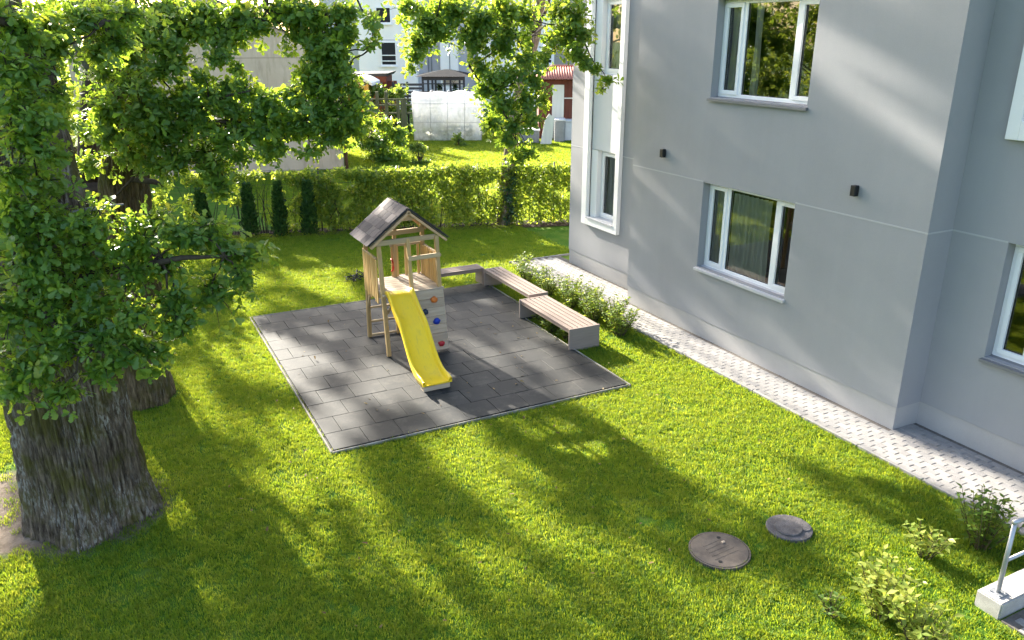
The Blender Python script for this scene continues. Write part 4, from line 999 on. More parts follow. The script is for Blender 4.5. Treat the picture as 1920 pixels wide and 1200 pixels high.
O3 = empty('oak_tree', (8.2, 11.25, 0), 'slim oak at the hedge hanging leafy boughs before the white tunnel', 'tree', 'old oaks beside the playground')
trunk('trunk', 'bark', [(8.2, 11.25, -.05, .2), (8.3, 11.25, 1.5, .19), (8.6, 11.2, 3.5, .18), (9.05, 11.1, 5.2, .175), (9.2, 11.05, 6.2, .165), (9.4, 11, 8, .14), (9.5, 11, 11, .08)], 60, 60, O3, .014, .25, 2.2, 7)
o3b = MB()
N1 = [W(1000, 60, 20), W(930, 90, 18), W(880, 60, 16.5), W(800, 40, 15.5)]
limb(o3b, (9.1, 11.1, 5.6), N1[1], .03, .018, 8, 6, .12, 41); limb(o3b, N1[1], N1[3], .018, .008, 7, 7, .08, 42)
N2 = [W(870, 95, 16), W(865, 80, 15.8), W(880, 125, 15.4), W(930, 170, 15.2), W(960, 235, 15), W(940, 240, 15)]
limb(o3b, N1[2], N2[2], .03, .02, 6, 6, .08, 43); limb(o3b, N2[2], N2[4], .02, .012, 6, 6, .06, 44)
N3 = [W(1040, 30, 17.5), W(1085, 60, 16), W(1100, 120, 15.5), W(1140, 152, 15.2)]
limb(o3b, (9.2, 11.05, 6.3), N3[0], .03, .02, 7, 6, .12, 45); limb(o3b, N3[0], N3[1], .02, .01, 6, 5, .08, 46); limb(o3b, N3[1], N3[3], .02, .006, 5, 7, .05, 47)
o3b.tube([W(955, 15, 16), W(962, 55, 15.8), W(978, 88, 15.6)], [.014, .018, .012], 5)
o3b.tube([W(828, -10, 15.4), W(822, 20, 15.4), W(814, 45, 15.4)], [.016, .014, .01], 5)
limb(o3b, N2[3], W(990, 285, 15), .012, .006, 5, 6, .1, 48)
L_O3 = [(765, 15, 15.4, 32, 24), (800, 40, 15.4, 32, 28), (850, 20, 15.5, 44, 26), (785, 80, 15.3, 26, 26), (778, 105, 15.3, 20, 16), (772, 128, 15.3, 9, 14), (830, 60, 15.6, 24, 22), (905, 40, 15.6, 44, 34), (950, 20, 15.8, 34, 24), (890, 85, 15.6, 34, 22), (940, 80, 15.6, 34, 26),
        (985, 30, 16, 26, 30), (900, 125, 15.4, 26, 20), (925, 150, 15.3, 34, 26), (905, 170, 15.2, 22, 20), (960, 140, 15.3, 34, 22), (985, 110, 15.6, 34, 16), (1000, 150, 15.3, 24, 26), (940, 195, 15.1, 40, 28), (985, 190, 15.1, 34, 28), (1015, 185, 15.2, 16, 24), (920, 230, 15, 26, 18), (960, 235, 15, 38, 26), (995, 225, 15, 22, 20),
        (950, 262, 14.9, 32, 12), (985, 285, 14.9, 36, 16), (965, 298, 14.9, 26, 10), (1045, 25, 16.5, 28, 24), (1080, 35, 16, 30, 30), (1095, 65, 15.8, 24, 24), (1060, 60, 16.2, 26, 24), (1080, 95, 15.6, 22, 20), (1098, 118, 15.5, 16, 16), (1118, 130, 15.4, 14, 11), (1140, 150, 15.2, 18, 9), (1128, 168, 15.2, 10, 8), (1035, 75, 16.2, 18, 26), (1020, 110, 15.8, 16, 20), (985, 70, 16.2, 12, 30)]
B3 = pb_list(L_O3, .8, .021) + pb_list([(800, 60, 15.5, 60, 50), (880, 60, 15.6, 60, 50), (950, 60, 15.8, 60, 50), (1060, 70, 16, 46, 50), (840, 10, 15.6, 80, 24), (940, 5, 15.8, 80, 24), (1060, 10, 16.2, 60, 24)], .8, .0085)
B3 += upper_crown(8.9, 10.6, 6.9, 12, 3.0, 24, 20, 7)
foliage(O3, B3, OAK_FAR, 'oak_leaf', N1 + N2 + N3 + [(9.3, 11, 7.4), (9.45, 11, 9.5)], 300, .108, 6, 1.6, o3b, .2, 61)
o3b.build('branches', 'branch', O3, 0, True)
iv = []
for k in range(9): iv.append((np.array([8.2 + random.uniform(-.12, .12) + .02 * k, 10.95 + random.uniform(-.1, .1), .2 + .17 * k]), (.22, .18, .16), 16))
io = empty('ivy', (8.2, 10.95, 0), 'dark ivy climbing the slim oak stem in front of the hedge', 'ivy')
foliage(io, iv, OVAL, 'wall_ivy', None, 0, .09, 6)

# ------------------------------------------------------------------ hedge on its wire fence
HD = empty('hedge', (3, hedge_y(3), 0), 'long leafy green hedge along the back of the lawn', 'hedge')
dirv = np.array([HX1 - HX0, HY1 - HY0]); dl = np.linalg.norm(dirv); dirv /= dl; nrmv = np.array([dirv[1], -dirv[0]])
n = 70000
s_ = RNG.random(n) * dl; z = RNG.random(n) ** .8 * 1.82; off = RNG.uniform(-.22, .22, n)
x = HX0 + dirv[0] * s_; y = HY0 + dirv[1] * s_
nz = np.array([noise.noise(Vector((a * 1.2, 0, c * 1.6))) + .5 * noise.noise(Vector((a * 4, 2, c * 4))) for a, c in zip(s_, z)])
dens = np.where(x > 3.3, .42, np.where(x > 2.4, .1, np.where(x > -1.5, -.22, -.05)))
dens = dens + np.where(z > 1.45, .25, 0)
keep = (nz < dens) & (z < 1.72 + .14 * np.array([noise.noise(Vector((a * 2.3, 5, 0))) for a in s_]))
s_, z, off, x, y = [q[keep] for q in (s_, z, off, x, y)]
P = np.c_[x - nrmv[0] * off, y - nrmv[1] * off, z]; k = len(P)
V, F = leaves(P, RNG.normal(size=(k, 3)) + np.array([0, 0, -.15]), RNG.normal(size=(k, 3)) * .7 + np.array([0, -.25, .7]), RNG.uniform(.075, .15, k), OVAL)
np_tris('foliage', V, F, 'hedge_leaf', np.repeat(np.clip(RNG.normal(.4, .22, k), 0, 1), len(OVAL[0])), HD)['kind'] = 'stuff'
st = MB()
for i in range(150):
    a = random.random() * dl; x0, y0 = HX0 + dirv[0] * a, HY0 + dirv[1] * a; px_, py_ = x0, y0
    pts = [(x0, y0, -.03)]
    for j in range(1, 5): pts.append((x0 + random.uniform(-.12, .12), y0 + random.uniform(-.12, .12), j * random.uniform(.3, .4)))
    st.tube(pts, [.014, .012, .010, .007, .004], 4, False)
st.build('stems', 'branch', HD)['kind'] = 'stuff'
FN = empty('wire_fence', (3, hedge_y(3) + .1, 0), 'thin wire fence with slim posts running inside the hedge', 'fence')
pm = MB().tube([(0, 0, -.1), (0, 0, 1.78)], .022, 8).mesh('post', 'wire', smooth=True)
for i in range(9):
    x = 9.6 - i * 2.15; place('post', pm, (x, hedge_y(x) + .02, 0), FN)
wm = MB()
for zz in (.15, .55, .95, 1.35, 1.74): wm.tube([(10.4, hedge_y(10.4) + .02, zz), (-9, hedge_y(-9) + .02, zz)], .0045, 4, False)
for i in range(96):
    x = 10.3 - i * .2; wm.tube([(x, hedge_y(x) + .02, .15), (x, hedge_y(x) + .02, 1.74)], .0022, 3, False)
wm.build('wire_mesh', 'wire', FN)
bed = MB(); bed.add([(10.2, hedge_y(10.2) - .55, -.012), (10.2, hedge_y(10.2) + .4, -.012), (-9, hedge_y(-9) + .4, -.012), (-9, hedge_y(-9) - .5, -.012)], [(3, 2, 1, 0)])
tag(bed.build('planting_bed', 'soil'), kind='structure')
# slim columnar conifers before the thin end of the hedge
def conifer(x, h, r, label):
    y = hedge_y(x) - .38; root = empty('columnar_conifer', (x, y, 0), label, 'conifer', 'slim dark conifers before the hedge')
    k = 1500; zz = RNG.random(k) ** .85 * h; a = RNG.random(k) * 6.283
    rr = r * (1 - .82 * zz / h) ** .7 * RNG.uniform(.45, 1.08, k) * (1 + .12 * np.sin(zz * 14 + a * 2))
    P = np.c_[x + rr * np.cos(a), y + rr * np.sin(a), zz]
    D = np.c_[np.cos(a) * .7, np.sin(a) * .7, np.full(k, .8)] + RNG.normal(size=(k, 3)) * .25
    V, F = leaves(P, D, np.c_[np.cos(a), np.sin(a), np.full(k, .3)], RNG.uniform(.06, .13, k), LOBE)
    np_tris('foliage', V, F, 'spruce_leaf', np.repeat(RNG.random(k), len(LOBE[0])), root)['kind'] = 'stuff'
    MB().tube([(x, y, -.03), (x, y, h * .8)], [.025, .008], 6).build('trunk', 'branch', root)
for x, h, lb in ((.05, 1.3, 'slim dark conifer furthest from the playhouse, half behind oak leaves'), (1.22, 1.42, 'slim dark conifer second from the oak trunks'), (1.98, 1.46, 'slim dark conifer third from the oak trunks'), (2.74, 1.46, 'slim dark conifer closest to the dense part of the hedge')):
    conifer(x, h, .21, lb)
# a small heap of dark prunings behind the tower
tg = MB(); c = gnd(672, 527)
for i in range(34):
    a = random.uniform(0, 6.28); l_ = random.uniform(.15, .4); p = Vector((c[0] + random.uniform(-.22, .3), c[1] + random.uniform(-.15, .15), random.uniform(.02, .14)))
    tg.tube([p, p + Vector((math.cos(a) * l_ * .5, math.sin(a) * l_ * .5, random.uniform(0, .12))), p + Vector((math.cos(a) * l_, math.sin(a) * l_, random.uniform(-.02, .1)))], [.012, .010, .006], 5)
tg.tube([tuple(gnd(672, 525)), tuple(gnd(640, 533) + np.array([0, 0, .05]))], [.008, .004], 5)
tag(tg.build('twig_heap', 'black_metal'), 'small heap of dark twigs on the grass behind the tower', 'twig heap')

# ------------------------------------------------------------------ shrubs
def shrub(x, y, h, r, n, label, group=None, mat='shrub_leaf', size=.075, seed=0, per=6, lean=.35, z0=0.0):
    rng = np.random.default_rng(900 + seed); root = empty('leafy_shrub', (x, y, 0), label, 'shrub', group)
    sb = MB(); P = []; D = []; N = []; n = int(n * 1.8)
    for i in range(n):
        a = rng.random() * 6.283; q = r * rng.random() ** .5; hh = h * rng.uniform(.55, 1.05)
        base = Vector((x + .25 * q * math.cos(a), y + .25 * q * math.sin(a), -.02)); tip = Vector((x + q * math.cos(a), y + q * math.sin(a), hh))
        mid = (base + tip) / 2 + Vector((rng.normal() * .02, rng.normal() * .02, .04)); sb.tube([base, mid, tip], [.006, .0045, .002], 4, False)
        k = max(4, int(hh / .034))
        for j in range(k):
            t = .08 + .92 * (j + rng.random()) / k; c = base.lerp(mid, t * 2) if t < .5 else mid.lerp(tip, t * 2 - 1)
            ph = j * 2.4 + rng.random(); d = Vector((math.cos(ph), math.sin(ph), .35 + rng.normal() * .25))
            P.append(c); D.append(d); N.append((rng.normal() * .3, rng.normal() * .3, 1))
    P, D, N = map(np.array, (P, D, N)); k = len(P); S = size * rng.uniform(.6, 1.25, k)
    V, F = leaves(P.astype(float), D.astype(float), N.astype(float), S, OVAL)
    np_tris('foliage', V, F, mat, np.repeat(np.clip(rng.normal(.45, .22, k), 0, 1), len(OVAL[0])), root)['kind'] = 'stuff'
    sb.build('stems', 'stem', root)
rowg = 'leafy shrubs between the benches and the path'
size_row = .080
ROW = [(5.95, 1.95, .62, .36, 26), (6.15, 2.45, .66, .32, 24), (5.95, 2.85, .6, .34, 24), (6.2, 3.3, .66, .3, 22), (5.95, 3.7, .58, .34, 24), (6.2, 4.2, .62, .3, 20), (5.95, 4.65, .55, .32, 20), (6.15, 5.2, .55, .3, 18), (6.0, 5.75, .5, .3, 16), (6.2, 6.3, .5, .3, 14), (6.45, 6.75, .42, .26, 12)]
for i, (x, y, h, r, n) in enumerate(ROW):
    lb = 'end shrub nearest the camera in the row beside the wide bench' if i == 0 else 'farthest shrub of the row, at the corner of the path' if i == len(ROW) - 1 else '%s shrub from the near end of the row between the benches and the path' % ('', 'second', 'third', 'fourth', 'fifth', 'sixth', 'seventh', 'eighth', 'ninth', 'tenth')[i]
    shrub(x, y, h * .85, r, n, lb, rowg, seed=i, size=size_row, mat='row_leaf')
shrub(5.72, -5.3, .62, .34, 26, 'green shrub between the handrail and the paved path', None, seed=31, size=.085)
c = gnd(1650, 1150); shrub(c[0], c[1], .50, .36, 26, 'sunlit yellow green bush low in the lawn near the bottom edge', None, seed=32, size=.095, mat='pale_leaf')
c = gnd(1735, 1040); shrub(c[0], c[1], .34, .26, 14, 'small pale bush in the lawn between the concrete manhole and the kerb wall', None, seed=33, size=.085, mat='pale_leaf')
c = gnd(1720, 1215); shrub(c[0], c[1], .40, .3, 18, 'pale bush cut by the bottom edge of the picture', None, seed=34, size=.085, mat='pale_leaf')
c = gnd(1560, 1150); shrub(c[0], c[1], .16, .2, 10, 'patch of low leafy weeds left of the sunlit bush', None, seed=35, size=.07)
WL_ = ('near end', 'middle', 'far end')
for i, (x, y) in enumerate(((4.95, 2.2), (4.9, 2.65), (4.95, 3.05))):
    shrub(x, y, .2, .2, 16, 'grassy weeds under the %s of the wide bench' % WL_[i], 'weeds under the wide bench', seed=40 + i, size=.12)

# ------------------------------------------------------------------ the cream house behind the hedge
R27 = -YAW
def hp(o, r, f, z): return (o[0] + RT[0] * r + FW[0] * f, o[1] + RT[1] * r + FW[1] * f, z)
c0 = at(645, 305, 33.5)
CH = empty('cream_house', (c0[0], c0[1], 0), 'old cream plastered gabled house behind the hedge', 'house')
HA = YAW - rad(17); RTH = np.array([math.cos(HA), -math.sin(HA)]); FWH = np.array([math.sin(HA), math.cos(HA)])
def hph(o, r, f, z): return (o[0] + RTH[0] * r + FWH[0] * f, o[1] + RTH[1] * r + FWH[1] * f, z)
def hprism(mb, o, prof, f0, f1, hp=hp):
    n = len(prof); vs = [hp(o, r, f0, z) for r, z in prof] + [hp(o, r, f1, z) for r, z in prof]
    mb.add(vs, [tuple(range(n)), tuple(range(2 * n - 1, n - 1, -1))] + [(i, n + i, n + (i + 1) % n, (i + 1) % n) for i in range(n)]); return mb
Wd = 9.7; eave = 4.5; apex = 6.7
hprism(MB(), c0, [(-Wd, 0), (0, 0), (0, eave), (-Wd / 2, apex), (-Wd, eave)], 0, 6.5, hph).build('wall', 'cream', CH)
for sgn in (0, 1):
    a = (.1, eave - .08) if sgn == 0 else (-Wd - .1, eave - .08); b = (-Wd / 2, apex + .04)
    pr = [a, b, (b[0], b[1] + .06), (a[0], a[1] + .06)]
    if sgn: pr = pr[::-1]
    hprism(MB(), c0, pr, -.06, 6.7, hph).build('roof', 'roof_sheet', CH)
wx0, wx1 = (395 - 645) / 1490 * 33.5 * 1.03, (440 - 645) / 1490 * 33.5 * 1.03
hprism(MB(), c0, [(wx0, .85), (wx1, .85), (wx1, 1.9), (wx0, 1.9)], -.03, .02, hph).build('window', 'mossy_wood', CH)
hprism(MB(), c0, [(wx0 - .1, .76), (wx1 + .1, .76), (wx1 + .1, .85), (wx0 - .1, .85)], -.12, .02, hph).build('sill', 'pvc', CH)
hprism(MB(), c0, [(-Wd, 4.42), (0 - 1.4, 4.42), (-1.4, 4.45), (-Wd, 4.45)], -.006, .0, hph).build('plaster_joint', 'cream_line', CH)
MB().tube([hph(c0, .09, -.08, 0), hph(c0, .09, -.08, 3)], .075, 10).build('downpipe', 'rust_pipe', CH, 0, True)

# ------------------------------------------------------------------ gardens behind
def pxw(D): return D / math.cos(0) / FPX
class Local:
    """a frame that faces the camera: r to the right, f away, z up, seen from a point of the photograph"""
    def __init__(s, px, py, D): s.o = at(px, py, D); s.D = D
    def r(s, px, py=150): return (at(px, py, s.D) - s.o)[:2] @ RT
    def z(s, py, px=900): return at(px, py, s.D)[2]
def lbox(mb, o, r0, r1, f0, f1, z0, z1): return hprism(mb, o, [(r0, z0), (r1, z0), (r1, z1), (r0, z1)], f0, f1)

# white film tunnel
G = Local(840, 264, 43); o = G.o
TN = empty('greenhouse_tunnel', (o[0], o[1], 0), 'white plastic film greenhouse tunnel on the garden lawn', 'greenhouse')
r0, r1 = G.r(775, 220), G.r(903, 220); zt = G.z(172)
V = []; F = []; nu, nv = 30, 26
for i in range(nu + 1):
    u = i / nu; rr = r0 + (r1 - r0) * u
    for j in range(nv + 1):
        a = math.pi * j / nv; cc, ss = math.cos(a), math.sin(a)
        f = -1.25 * math.copysign(abs(cc) ** .45, cc) + 1.25; zz = zt * abs(ss) ** .42 * (1 - .035 * math.sin(u * math.pi * 3) ** 2 - .03 * (1 - u))
        w = .05 * noise.noise(Vector((u * 7, zz * 2.0, f)))
        V.append(hp(o, rr + (.12 * (zz / zt) ** 2 * (1 if u < .5 else 0) * -1 if u < .02 else 0), f + w, zz + w * .4))
for i in range(nu):
    for j in range(nv): F.append((i * (nv + 1) + j, (i + 1) * (nv + 1) + j, (i + 1) * (nv + 1) + j + 1, i * (nv + 1) + j + 1))
for i in (0, nu):
    b = len(V); V.append(hp(o, r0 if i == 0 else r1, 1.25, zt * .5)); q = i * (nv + 1)
    F += [(q + j, q + j + 1, b, b) for j in range(nv)]
Fq = [f for f in F if f[2] != f[3]]
np_tris('film', V, Fq, 'film', None, TN, True)
Ft = [f[:3] for f in F if f[2] == f[3]]
np_tris('end_film', V, Ft, 'film', None, TN, True)
ribs = 5
for i in range(ribs):
    rr = r0 + (r1 - r0) * i / (ribs - 1); pts = []
    for j in range(13):
        a = math.pi * j / 12; cc, ss = math.cos(a), math.sin(a); pts.append(hp(o, rr, -1.27 * math.copysign(abs(cc) ** .45, cc) + 1.25, zt * abs(ss) ** .42 + .01))
    MB().tube(pts, .012, 5).build('rib', 'grey_steel', TN, 0, True)
for zz in (.95, 1.9): MB().tube([hp(o, r0, -.03, zz), hp(o, r1, -.03, zz)], .009, 5).build('purlin', 'grey_steel', TN)
tomato = empty('tomato_plants', tuple(hp(o, 0, 1.2, 0)), 'dim green plants growing inside the greenhouse tunnel', 'plants')
bl = [(np.array(hp(o, q, random.uniform(.5, 1.2), random.uniform(.3, .9))), (.4, .3, .4), 30) for q in np.linspace(r0 + .5, r1 - .3, 8)]
foliage(tomato, bl, LOBE, 'hedge_leaf', None, 0, .16, 6)

# bush and pale plants on the garden lawn
def bush(px, py, D, rx, ry, label, mat='oak_leaf', n=260, size=.15, name='garden_bush', cat='bush'):
    b = at(px, py, D); s = D * 1.03 / FPX; c = b + np.array([0, 0, ry * s])
    root = empty(name, (b[0], b[1], 0), label, cat)
    bl = []
    for i in range(14):
        u = norm(np.random.default_rng(i + int(px)).normal(size=3)); q = c + (u * np.array([rx * s * .62, rx * s * .5, ry * s * .62])) @ AX
        if i > 8: q[2] = ry * s * .25
        bl.append((q, (rx * s * .46, rx * s * .42, ry * s * .42), n / 9))
    mb = MB()
    for q, _, _ in bl: limb(mb, (b[0], b[1], 0), q, .03, .01, 5, 4, .08, 3)
    foliage(root, bl, LOBE, mat, None, 0, size, 6); mb.build('stems', 'branch', root)
bush(722, 290, 36, 46, 36, 'rounded dark green bush left of the greenhouse tunnel', n=800)
bush(788, 290, 35, 22, 12, 'low pale plants in front of the greenhouse tunnel', 'shrub_leaf', 120, .13, 'garden_plant', 'plant')
bush(862, 268, 41, 14, 10, 'weeds at the foot of the greenhouse tunnel', 'shrub_leaf', 60, .12, 'garden_plant', 'plant')
bush(690, 275, 40, 34, 30, 'leafy bush in front of the wooden trellis', n=300)
bush(700, 215, 46, 40, 30, 'vine covered growth behind the wooden trellis', 'shrub_leaf', n=300, size=.18)
bush(750, 240, 46, 26, 38, 'yellow green climbing plant right of the trellis', 'shrub_leaf', n=260, size=.18)

# wooden trellis
G = Local(730, 250, 41); o = G.o
TR = empty('garden_trellis', (o[0], o[1], 0), 'weathered wooden post and rail trellis beside the greenhouse tunnel', 'trellis')
for px in (690, 705, 722, 744, 752, 757): lbox(MB(), o, G.r(px) - .07, G.r(px) + .07, -.07, .07, 0, G.z(186 if px > 740 else 172)).build('post', 'mossy_wood', TR)
for py in (186, 197, 212): lbox(MB(), o, G.r(655), G.r(770), -.05, .0, G.z(py) - .04, G.z(py) + .04).build('rail', 'mossy_wood', TR)
# honey coloured wooden garden house with a pale curved roof
G = Local(680, 200, 45); o = G.o
GH = empty('garden_cabin', (o[0], o[1], 0), 'honey coloured wooden garden cabin with a pale curved roof', 'cabin')
lbox(MB(), o, G.r(655), G.r(688), 0, 2, 0, G.z(160)).build('wall', 'honey_wood', GH)
for i in range(9): lbox(MB(), o, G.r(655), G.r(688), -.03, -.001, .12 + i * .27, .12 + i * .27 + .24).build('plank', 'honey_wood', GH)
lbox(MB(), o, G.r(688), G.r(692), -.4, -.2, 0, G.z(152)).build('post', 'honey_wood', GH)
pts = [(G.r(648 + i * 6.5), G.z(150) + .22 * math.sin(math.pi * (i / 8)) - .12 * (i / 8) ** 2) for i in range(9)]
hprism(MB(), o, pts + [(p, q - .16) for p, q in pts[::-1]], -.5, 2.2).build('roof', 'tarp_white', GH)
# dark red flat-roofed shed
G = Local(690, 190, 50); o = G.o
RS = empty('garden_shed', (o[0], o[1], 0), 'low dark red shed with a flat black roof under the white apartments', 'shed')
lbox(MB(), o, G.r(650), G.r(724), 0, 2.5, 0, G.z(141)).build('wall', 'shed_red', RS)
hprism(MB(), o, [(G.r(645), G.z(141)), (G.r(727), G.z(142)), (G.r(732), G.z(136)), (G.r(645), G.z(138))], -1.0, 2.8).build('roof', 'dark_slat', RS)
lbox(MB(), o, G.r(655), G.r(729), -.95, -.9, G.z(152), G.z(142)).build('fascia', 'shed_red', RS)
lbox(MB(), o, G.r(718), G.r(721), -.9, -.75, 0, G.z(150)).build('post', 'dark_slat', RS)
lbox(MB(), o, G.r(722), G.r(742), .4, .5, 0, G.z(152)).build('side_panel', 'shed_red', RS)
# dark slatted fence
G = Local(790, 190, 47); o = G.o
BF = empty('slat_fence', (o[0], o[1], 0), 'dark horizontal slat fence before the pavilion', 'fence')
for k in range(5): lbox(MB(), o, G.r(735), G.r(792), -.03, .0, G.z(157) - .95 + k * .21, G.z(157) - .95 + k * .21 + .13).build('slat', 'dark_slat', BF)
for k in range(6): lbox(MB(), o, G.r(794), G.r(882), -.03, .0, G.z(172) - 1.2 + k * .21, G.z(172) - 1.2 + k * .21 + .17).build('slat', 'dark_slat', BF)
for px in (736, 763, 793, 825, 860, 880): lbox(MB(), o, G.r(px) - .05, G.r(px) + .05, .001, .1, 0, G.z(155 if px < 800 else 171) + .05).build('post', 'dark_slat', BF)
# pavilion
G = Local(830, 180, 50); o = G.o
PV = empty('pavilion', (o[0], o[1], 0), 'dark open pavilion with a low slate hip roof behind the tunnel', 'pavilion')
a, b = G.r(780), G.r(878); zt, ze = G.z(132), G.z(143)
vs = [hp(o, a, -.5, ze), hp(o, b, -.5, ze), hp(o, b, 4.0, ze), hp(o, a, 4.0, ze), hp(o, a + 1.6, 1.7, zt), hp(o, b - 1.2, 1.7, zt)]
rb = MB(); rb.add(vs, [(0, 1, 5, 4), (1, 2, 5), (2, 3, 4, 5), (3, 0, 4), (3, 2, 1, 0)]); rb.build('roof', 'slate_roof', PV)
for px in (793, 803, 811, 817, 834, 845, 862, 870): lbox(MB(), o, G.r(px) - .06, G.r(px) + .06, -.2, -.08, 0, ze - .02).build('post', 'dark_slat', PV)
lbox(MB(), o, a + .4, b - .2, -.22, -.06, ze - .22, ze - .021).build('beam', 'dark_slat', PV)
lbox(MB(), o, G.r(793), G.r(872), -.1, -.05, G.z(158), G.z(156)).build('rail', 'dark_slat', PV)
lbox(MB(), o, G.r(822), G.r(866), 3.0, 3.06, G.z(166), G.z(150)).build('white_panel', 'pvc', PV)
for px, lb in ((817, 'small dark conifer at the left of the open pavilion'), (848, 'small dark conifer in the middle of the open pavilion')):
    cc = hp(o, G.r(px), 2.4, 0); rt = empty('small_conifer', cc, lb, 'conifer', 'potted conifers in the pavilion')
    foliage(rt, [(np.array([cc[0], cc[1], .6 + .4 * j]), (.42 - .07 * j, .42 - .07 * j, .3), 26) for j in range(5)], NEED, 'spruce_leaf', None, 0, .25, 6)

# far white apartments
G = Local(730, 200, 62); o = G.o
FB = empty('white_apartments', (o[0], o[1], 0), 'white and grey apartment block far behind the gardens', 'building')
ZT = 8.3
blocks = [(600, 672, .9, 'far_grey'), (672, 781, 0, 'far_white'), (781, 824, 1.2, 'far_grey'), (824, 858, .5, 'far_white'), (858, 896, 1.1, 'far_grey'), (896, 1010, .4, 'far_white'), (1010, 1040, .5, 'far_white'), (1040, 1130, .9, 'far_taupe')]
wins = {672: [(708, 733, 15, 42), (714, 740, 80, 121)], 896: [(925, 950, 20, 50)], 1010: [(1015, 1035, 100, 118)], 824: []}
for x0, x1, f0, mt in blocks:
    rr0, rr1 = G.r(x0, 100), G.r(x1, 100)
    lbox(MB(), o, rr0, rr1 - .004, f0, f0 + 8, 0, ZT - .3 * (f0 > .8)).build('wall', mt, FB)
    lbox(MB(), o, rr0, rr1 - .004, f0 - .006, f0 - .001, G.z(75) - .03, G.z(75) + .03).build('plaster_joint', 'far_grey', FB)
    for (a, b, t, bt) in wins.get(x0, []):
        w0, w1, z0, z1 = G.r(a, 60), G.r(b, 60), G.z(bt), G.z(t)
        fr = MB(); q = .09
        lbox(fr, o, w0 - q, w1 + q, f0 - .09, f0 - .008, z1, z1 + q); lbox(fr, o, w0 - q, w1 + q, f0 - .12, f0 - .008, z0 - q, z0)
        lbox(fr, o, w0 - q, w0, f0 - .09, f0 - .008, z0, z1); lbox(fr, o, w1, w1 + q, f0 - .09, f0 - .008, z0, z1)
        wn = fr.build('window', 'pvc', FB)
        lbox(MB(), o, w0, w1, f0 - .03, f0 - .012, z0, z1).build('pane', 'far_glass', wn)
        lbox(MB(), o, w0 - q * 2, w1 + q * 2, f0 - .2, f0 - .125, z0 - q - .08, z0 - q).build('sill', 'pvc', wn)
        if bt > 100:
            gb = MB()
            for zz in (z0 + .22, z0 + .62): lbox(gb, o, w0 - .05, w1 + .05, f0 - .2, f0 - .15, zz, zz + .07)
            gb.build('guard_bars', 'pvc', wn)
for px in (800, 806, 843): MB().tube([hp(o, G.r(px, 100), -.1 + 1.2 * (px < 820), 0), hp(o, G.r(px, 100), -.1 + 1.2 * (px < 820), ZT - .5)], .04, 6).build('downpipe', 'container_grey', FB)
lbox(MB(), o, G.r(780, 150), G.r(826, 150), .6, .65, 0, G.z(146)).build('wood_screen', 'far_grey', FB)

# red garden shed with white door
G = Local(1045, 222, 44); o = G.o
SH = empty('red_shed', (o[0], o[1], 0), 'red wooden shed with tiled roof and white door beside the grey building', 'shed')
rr0, rr1 = G.r(1010, 200), G.r(1100, 200)
lbox(MB(), o, rr0, rr1, 0, 3, 0, G.z(150)).build('wall', 'shed_red', SH)
for i in range(16):
    q = rr0 + (rr1 - rr0) * i / 16
    if not (G.r(1034, 200) - .16 < q < G.r(1058, 200)): lbox(MB(), o, q + .01, q + (rr1 - rr0) / 16 - .012, -.025, -.001, 0, G.z(151)).build('plank', 'shed_red', SH)
lbox(MB(), o, G.r(1035, 200), G.r(1057, 200), -.05, -.001, 0, G.z(159)).build('door', 'door_white', SH)
lbox(MB(), o, G.r(1057.5, 200), rr1, -.05, -.026, G.z(184) - .03, G.z(184) + .03).build('rail', 'door_white', SH)
a, b = G.r(1005, 150), G.r(1110, 150); ze, zt = G.z(148), G.z(127)
m = MB(); m.add([hp(o, a, -.5, ze), hp(o, b, -.5, ze), hp(o, b, 1.6, zt), hp(o, G.r(1038, 130), 1.6, zt), hp(o, a, 3.4, ze), hp(o, b, 3.4, ze)], [(0, 1, 2, 3), (0, 3, 4), (4, 3, 2, 5), (0, 4, 5, 1)]); m.build('roof', 'tile_red', SH)
for i in range(22):
    t0 = a + .15 + (b - a) * i / 22; tp = max(t0, G.r(1038, 130)) if t0 < G.r(1038, 130) else t0
    fz = 1.0 if t0 >= G.r(1038, 130) else max(.08, (t0 - a) / (G.r(1038, 130) - a))
    MB().tube([hp(o, t0, -.5, ze + .03), hp(o, t0, -.5 + 2.1 * fz, ze + (zt - ze) * fz + .03)], .045, 5).build('roof_tile', 'tile_red', SH, 0, True)
MB().tube([hp(o, G.r(1038, 130), 1.6, zt + .03), hp(o, b, 1.6, zt + .03)], .08, 6).build('ridge_tile', 'tile_red', SH)
MB().tube([hp(o, a, -.5, ze + .03), hp(o, G.r(1038, 130), 1.6, zt + .03)], .08, 6).build('ridge_tile', 'tile_red', SH)
# boxes and boards by the shed
def crate(px0, px1, py0, py1, D, dep, name, cat, label, mat, topmat):
    G = Local((px0 + px1) / 2, py1, D); o = G.o; r = empty(name, (o[0], o[1], 0), label, cat)
    a, b = G.r(px0, py1), G.r(px1, py1); z1 = G.z(py0)
    lbox(MB(), o, a, b, 0, dep, 0, z1 - .08).build('body', mat, r, .02)
    lbox(MB(), o, a - .04, b + .04, -.04, dep + .04, z1 - .079, z1).build('lid', topmat, r, .02)
crate(973, 1011, 243, 267, 42, 1.0, 'storage_box', 'storage box', 'grey storage box with a pale lid under the oak boughs', 'container_grey', 'tarp_white')
crate(1040, 1059, 224, 263, 42.5, .9, 'water_tank', 'tank', 'dark grey tank with a white cover in front of the shed', 'container_grey', 'tarp_white')
crate(1059, 1090, 226, 261, 43, 1.0, 'water_tank', 'tank', 'white tank beside the dark grey tank at the building edge', 'tarp_white', 'tarp_white')
crate(950, 972, 246, 266, 43, 1.0, 'storage_box', 'storage box', 'white box half hidden behind oak leaves on the garden lawn', 'tarp_white', 'tarp_white')
G = Local(1028, 267, 41.5); o = G.o
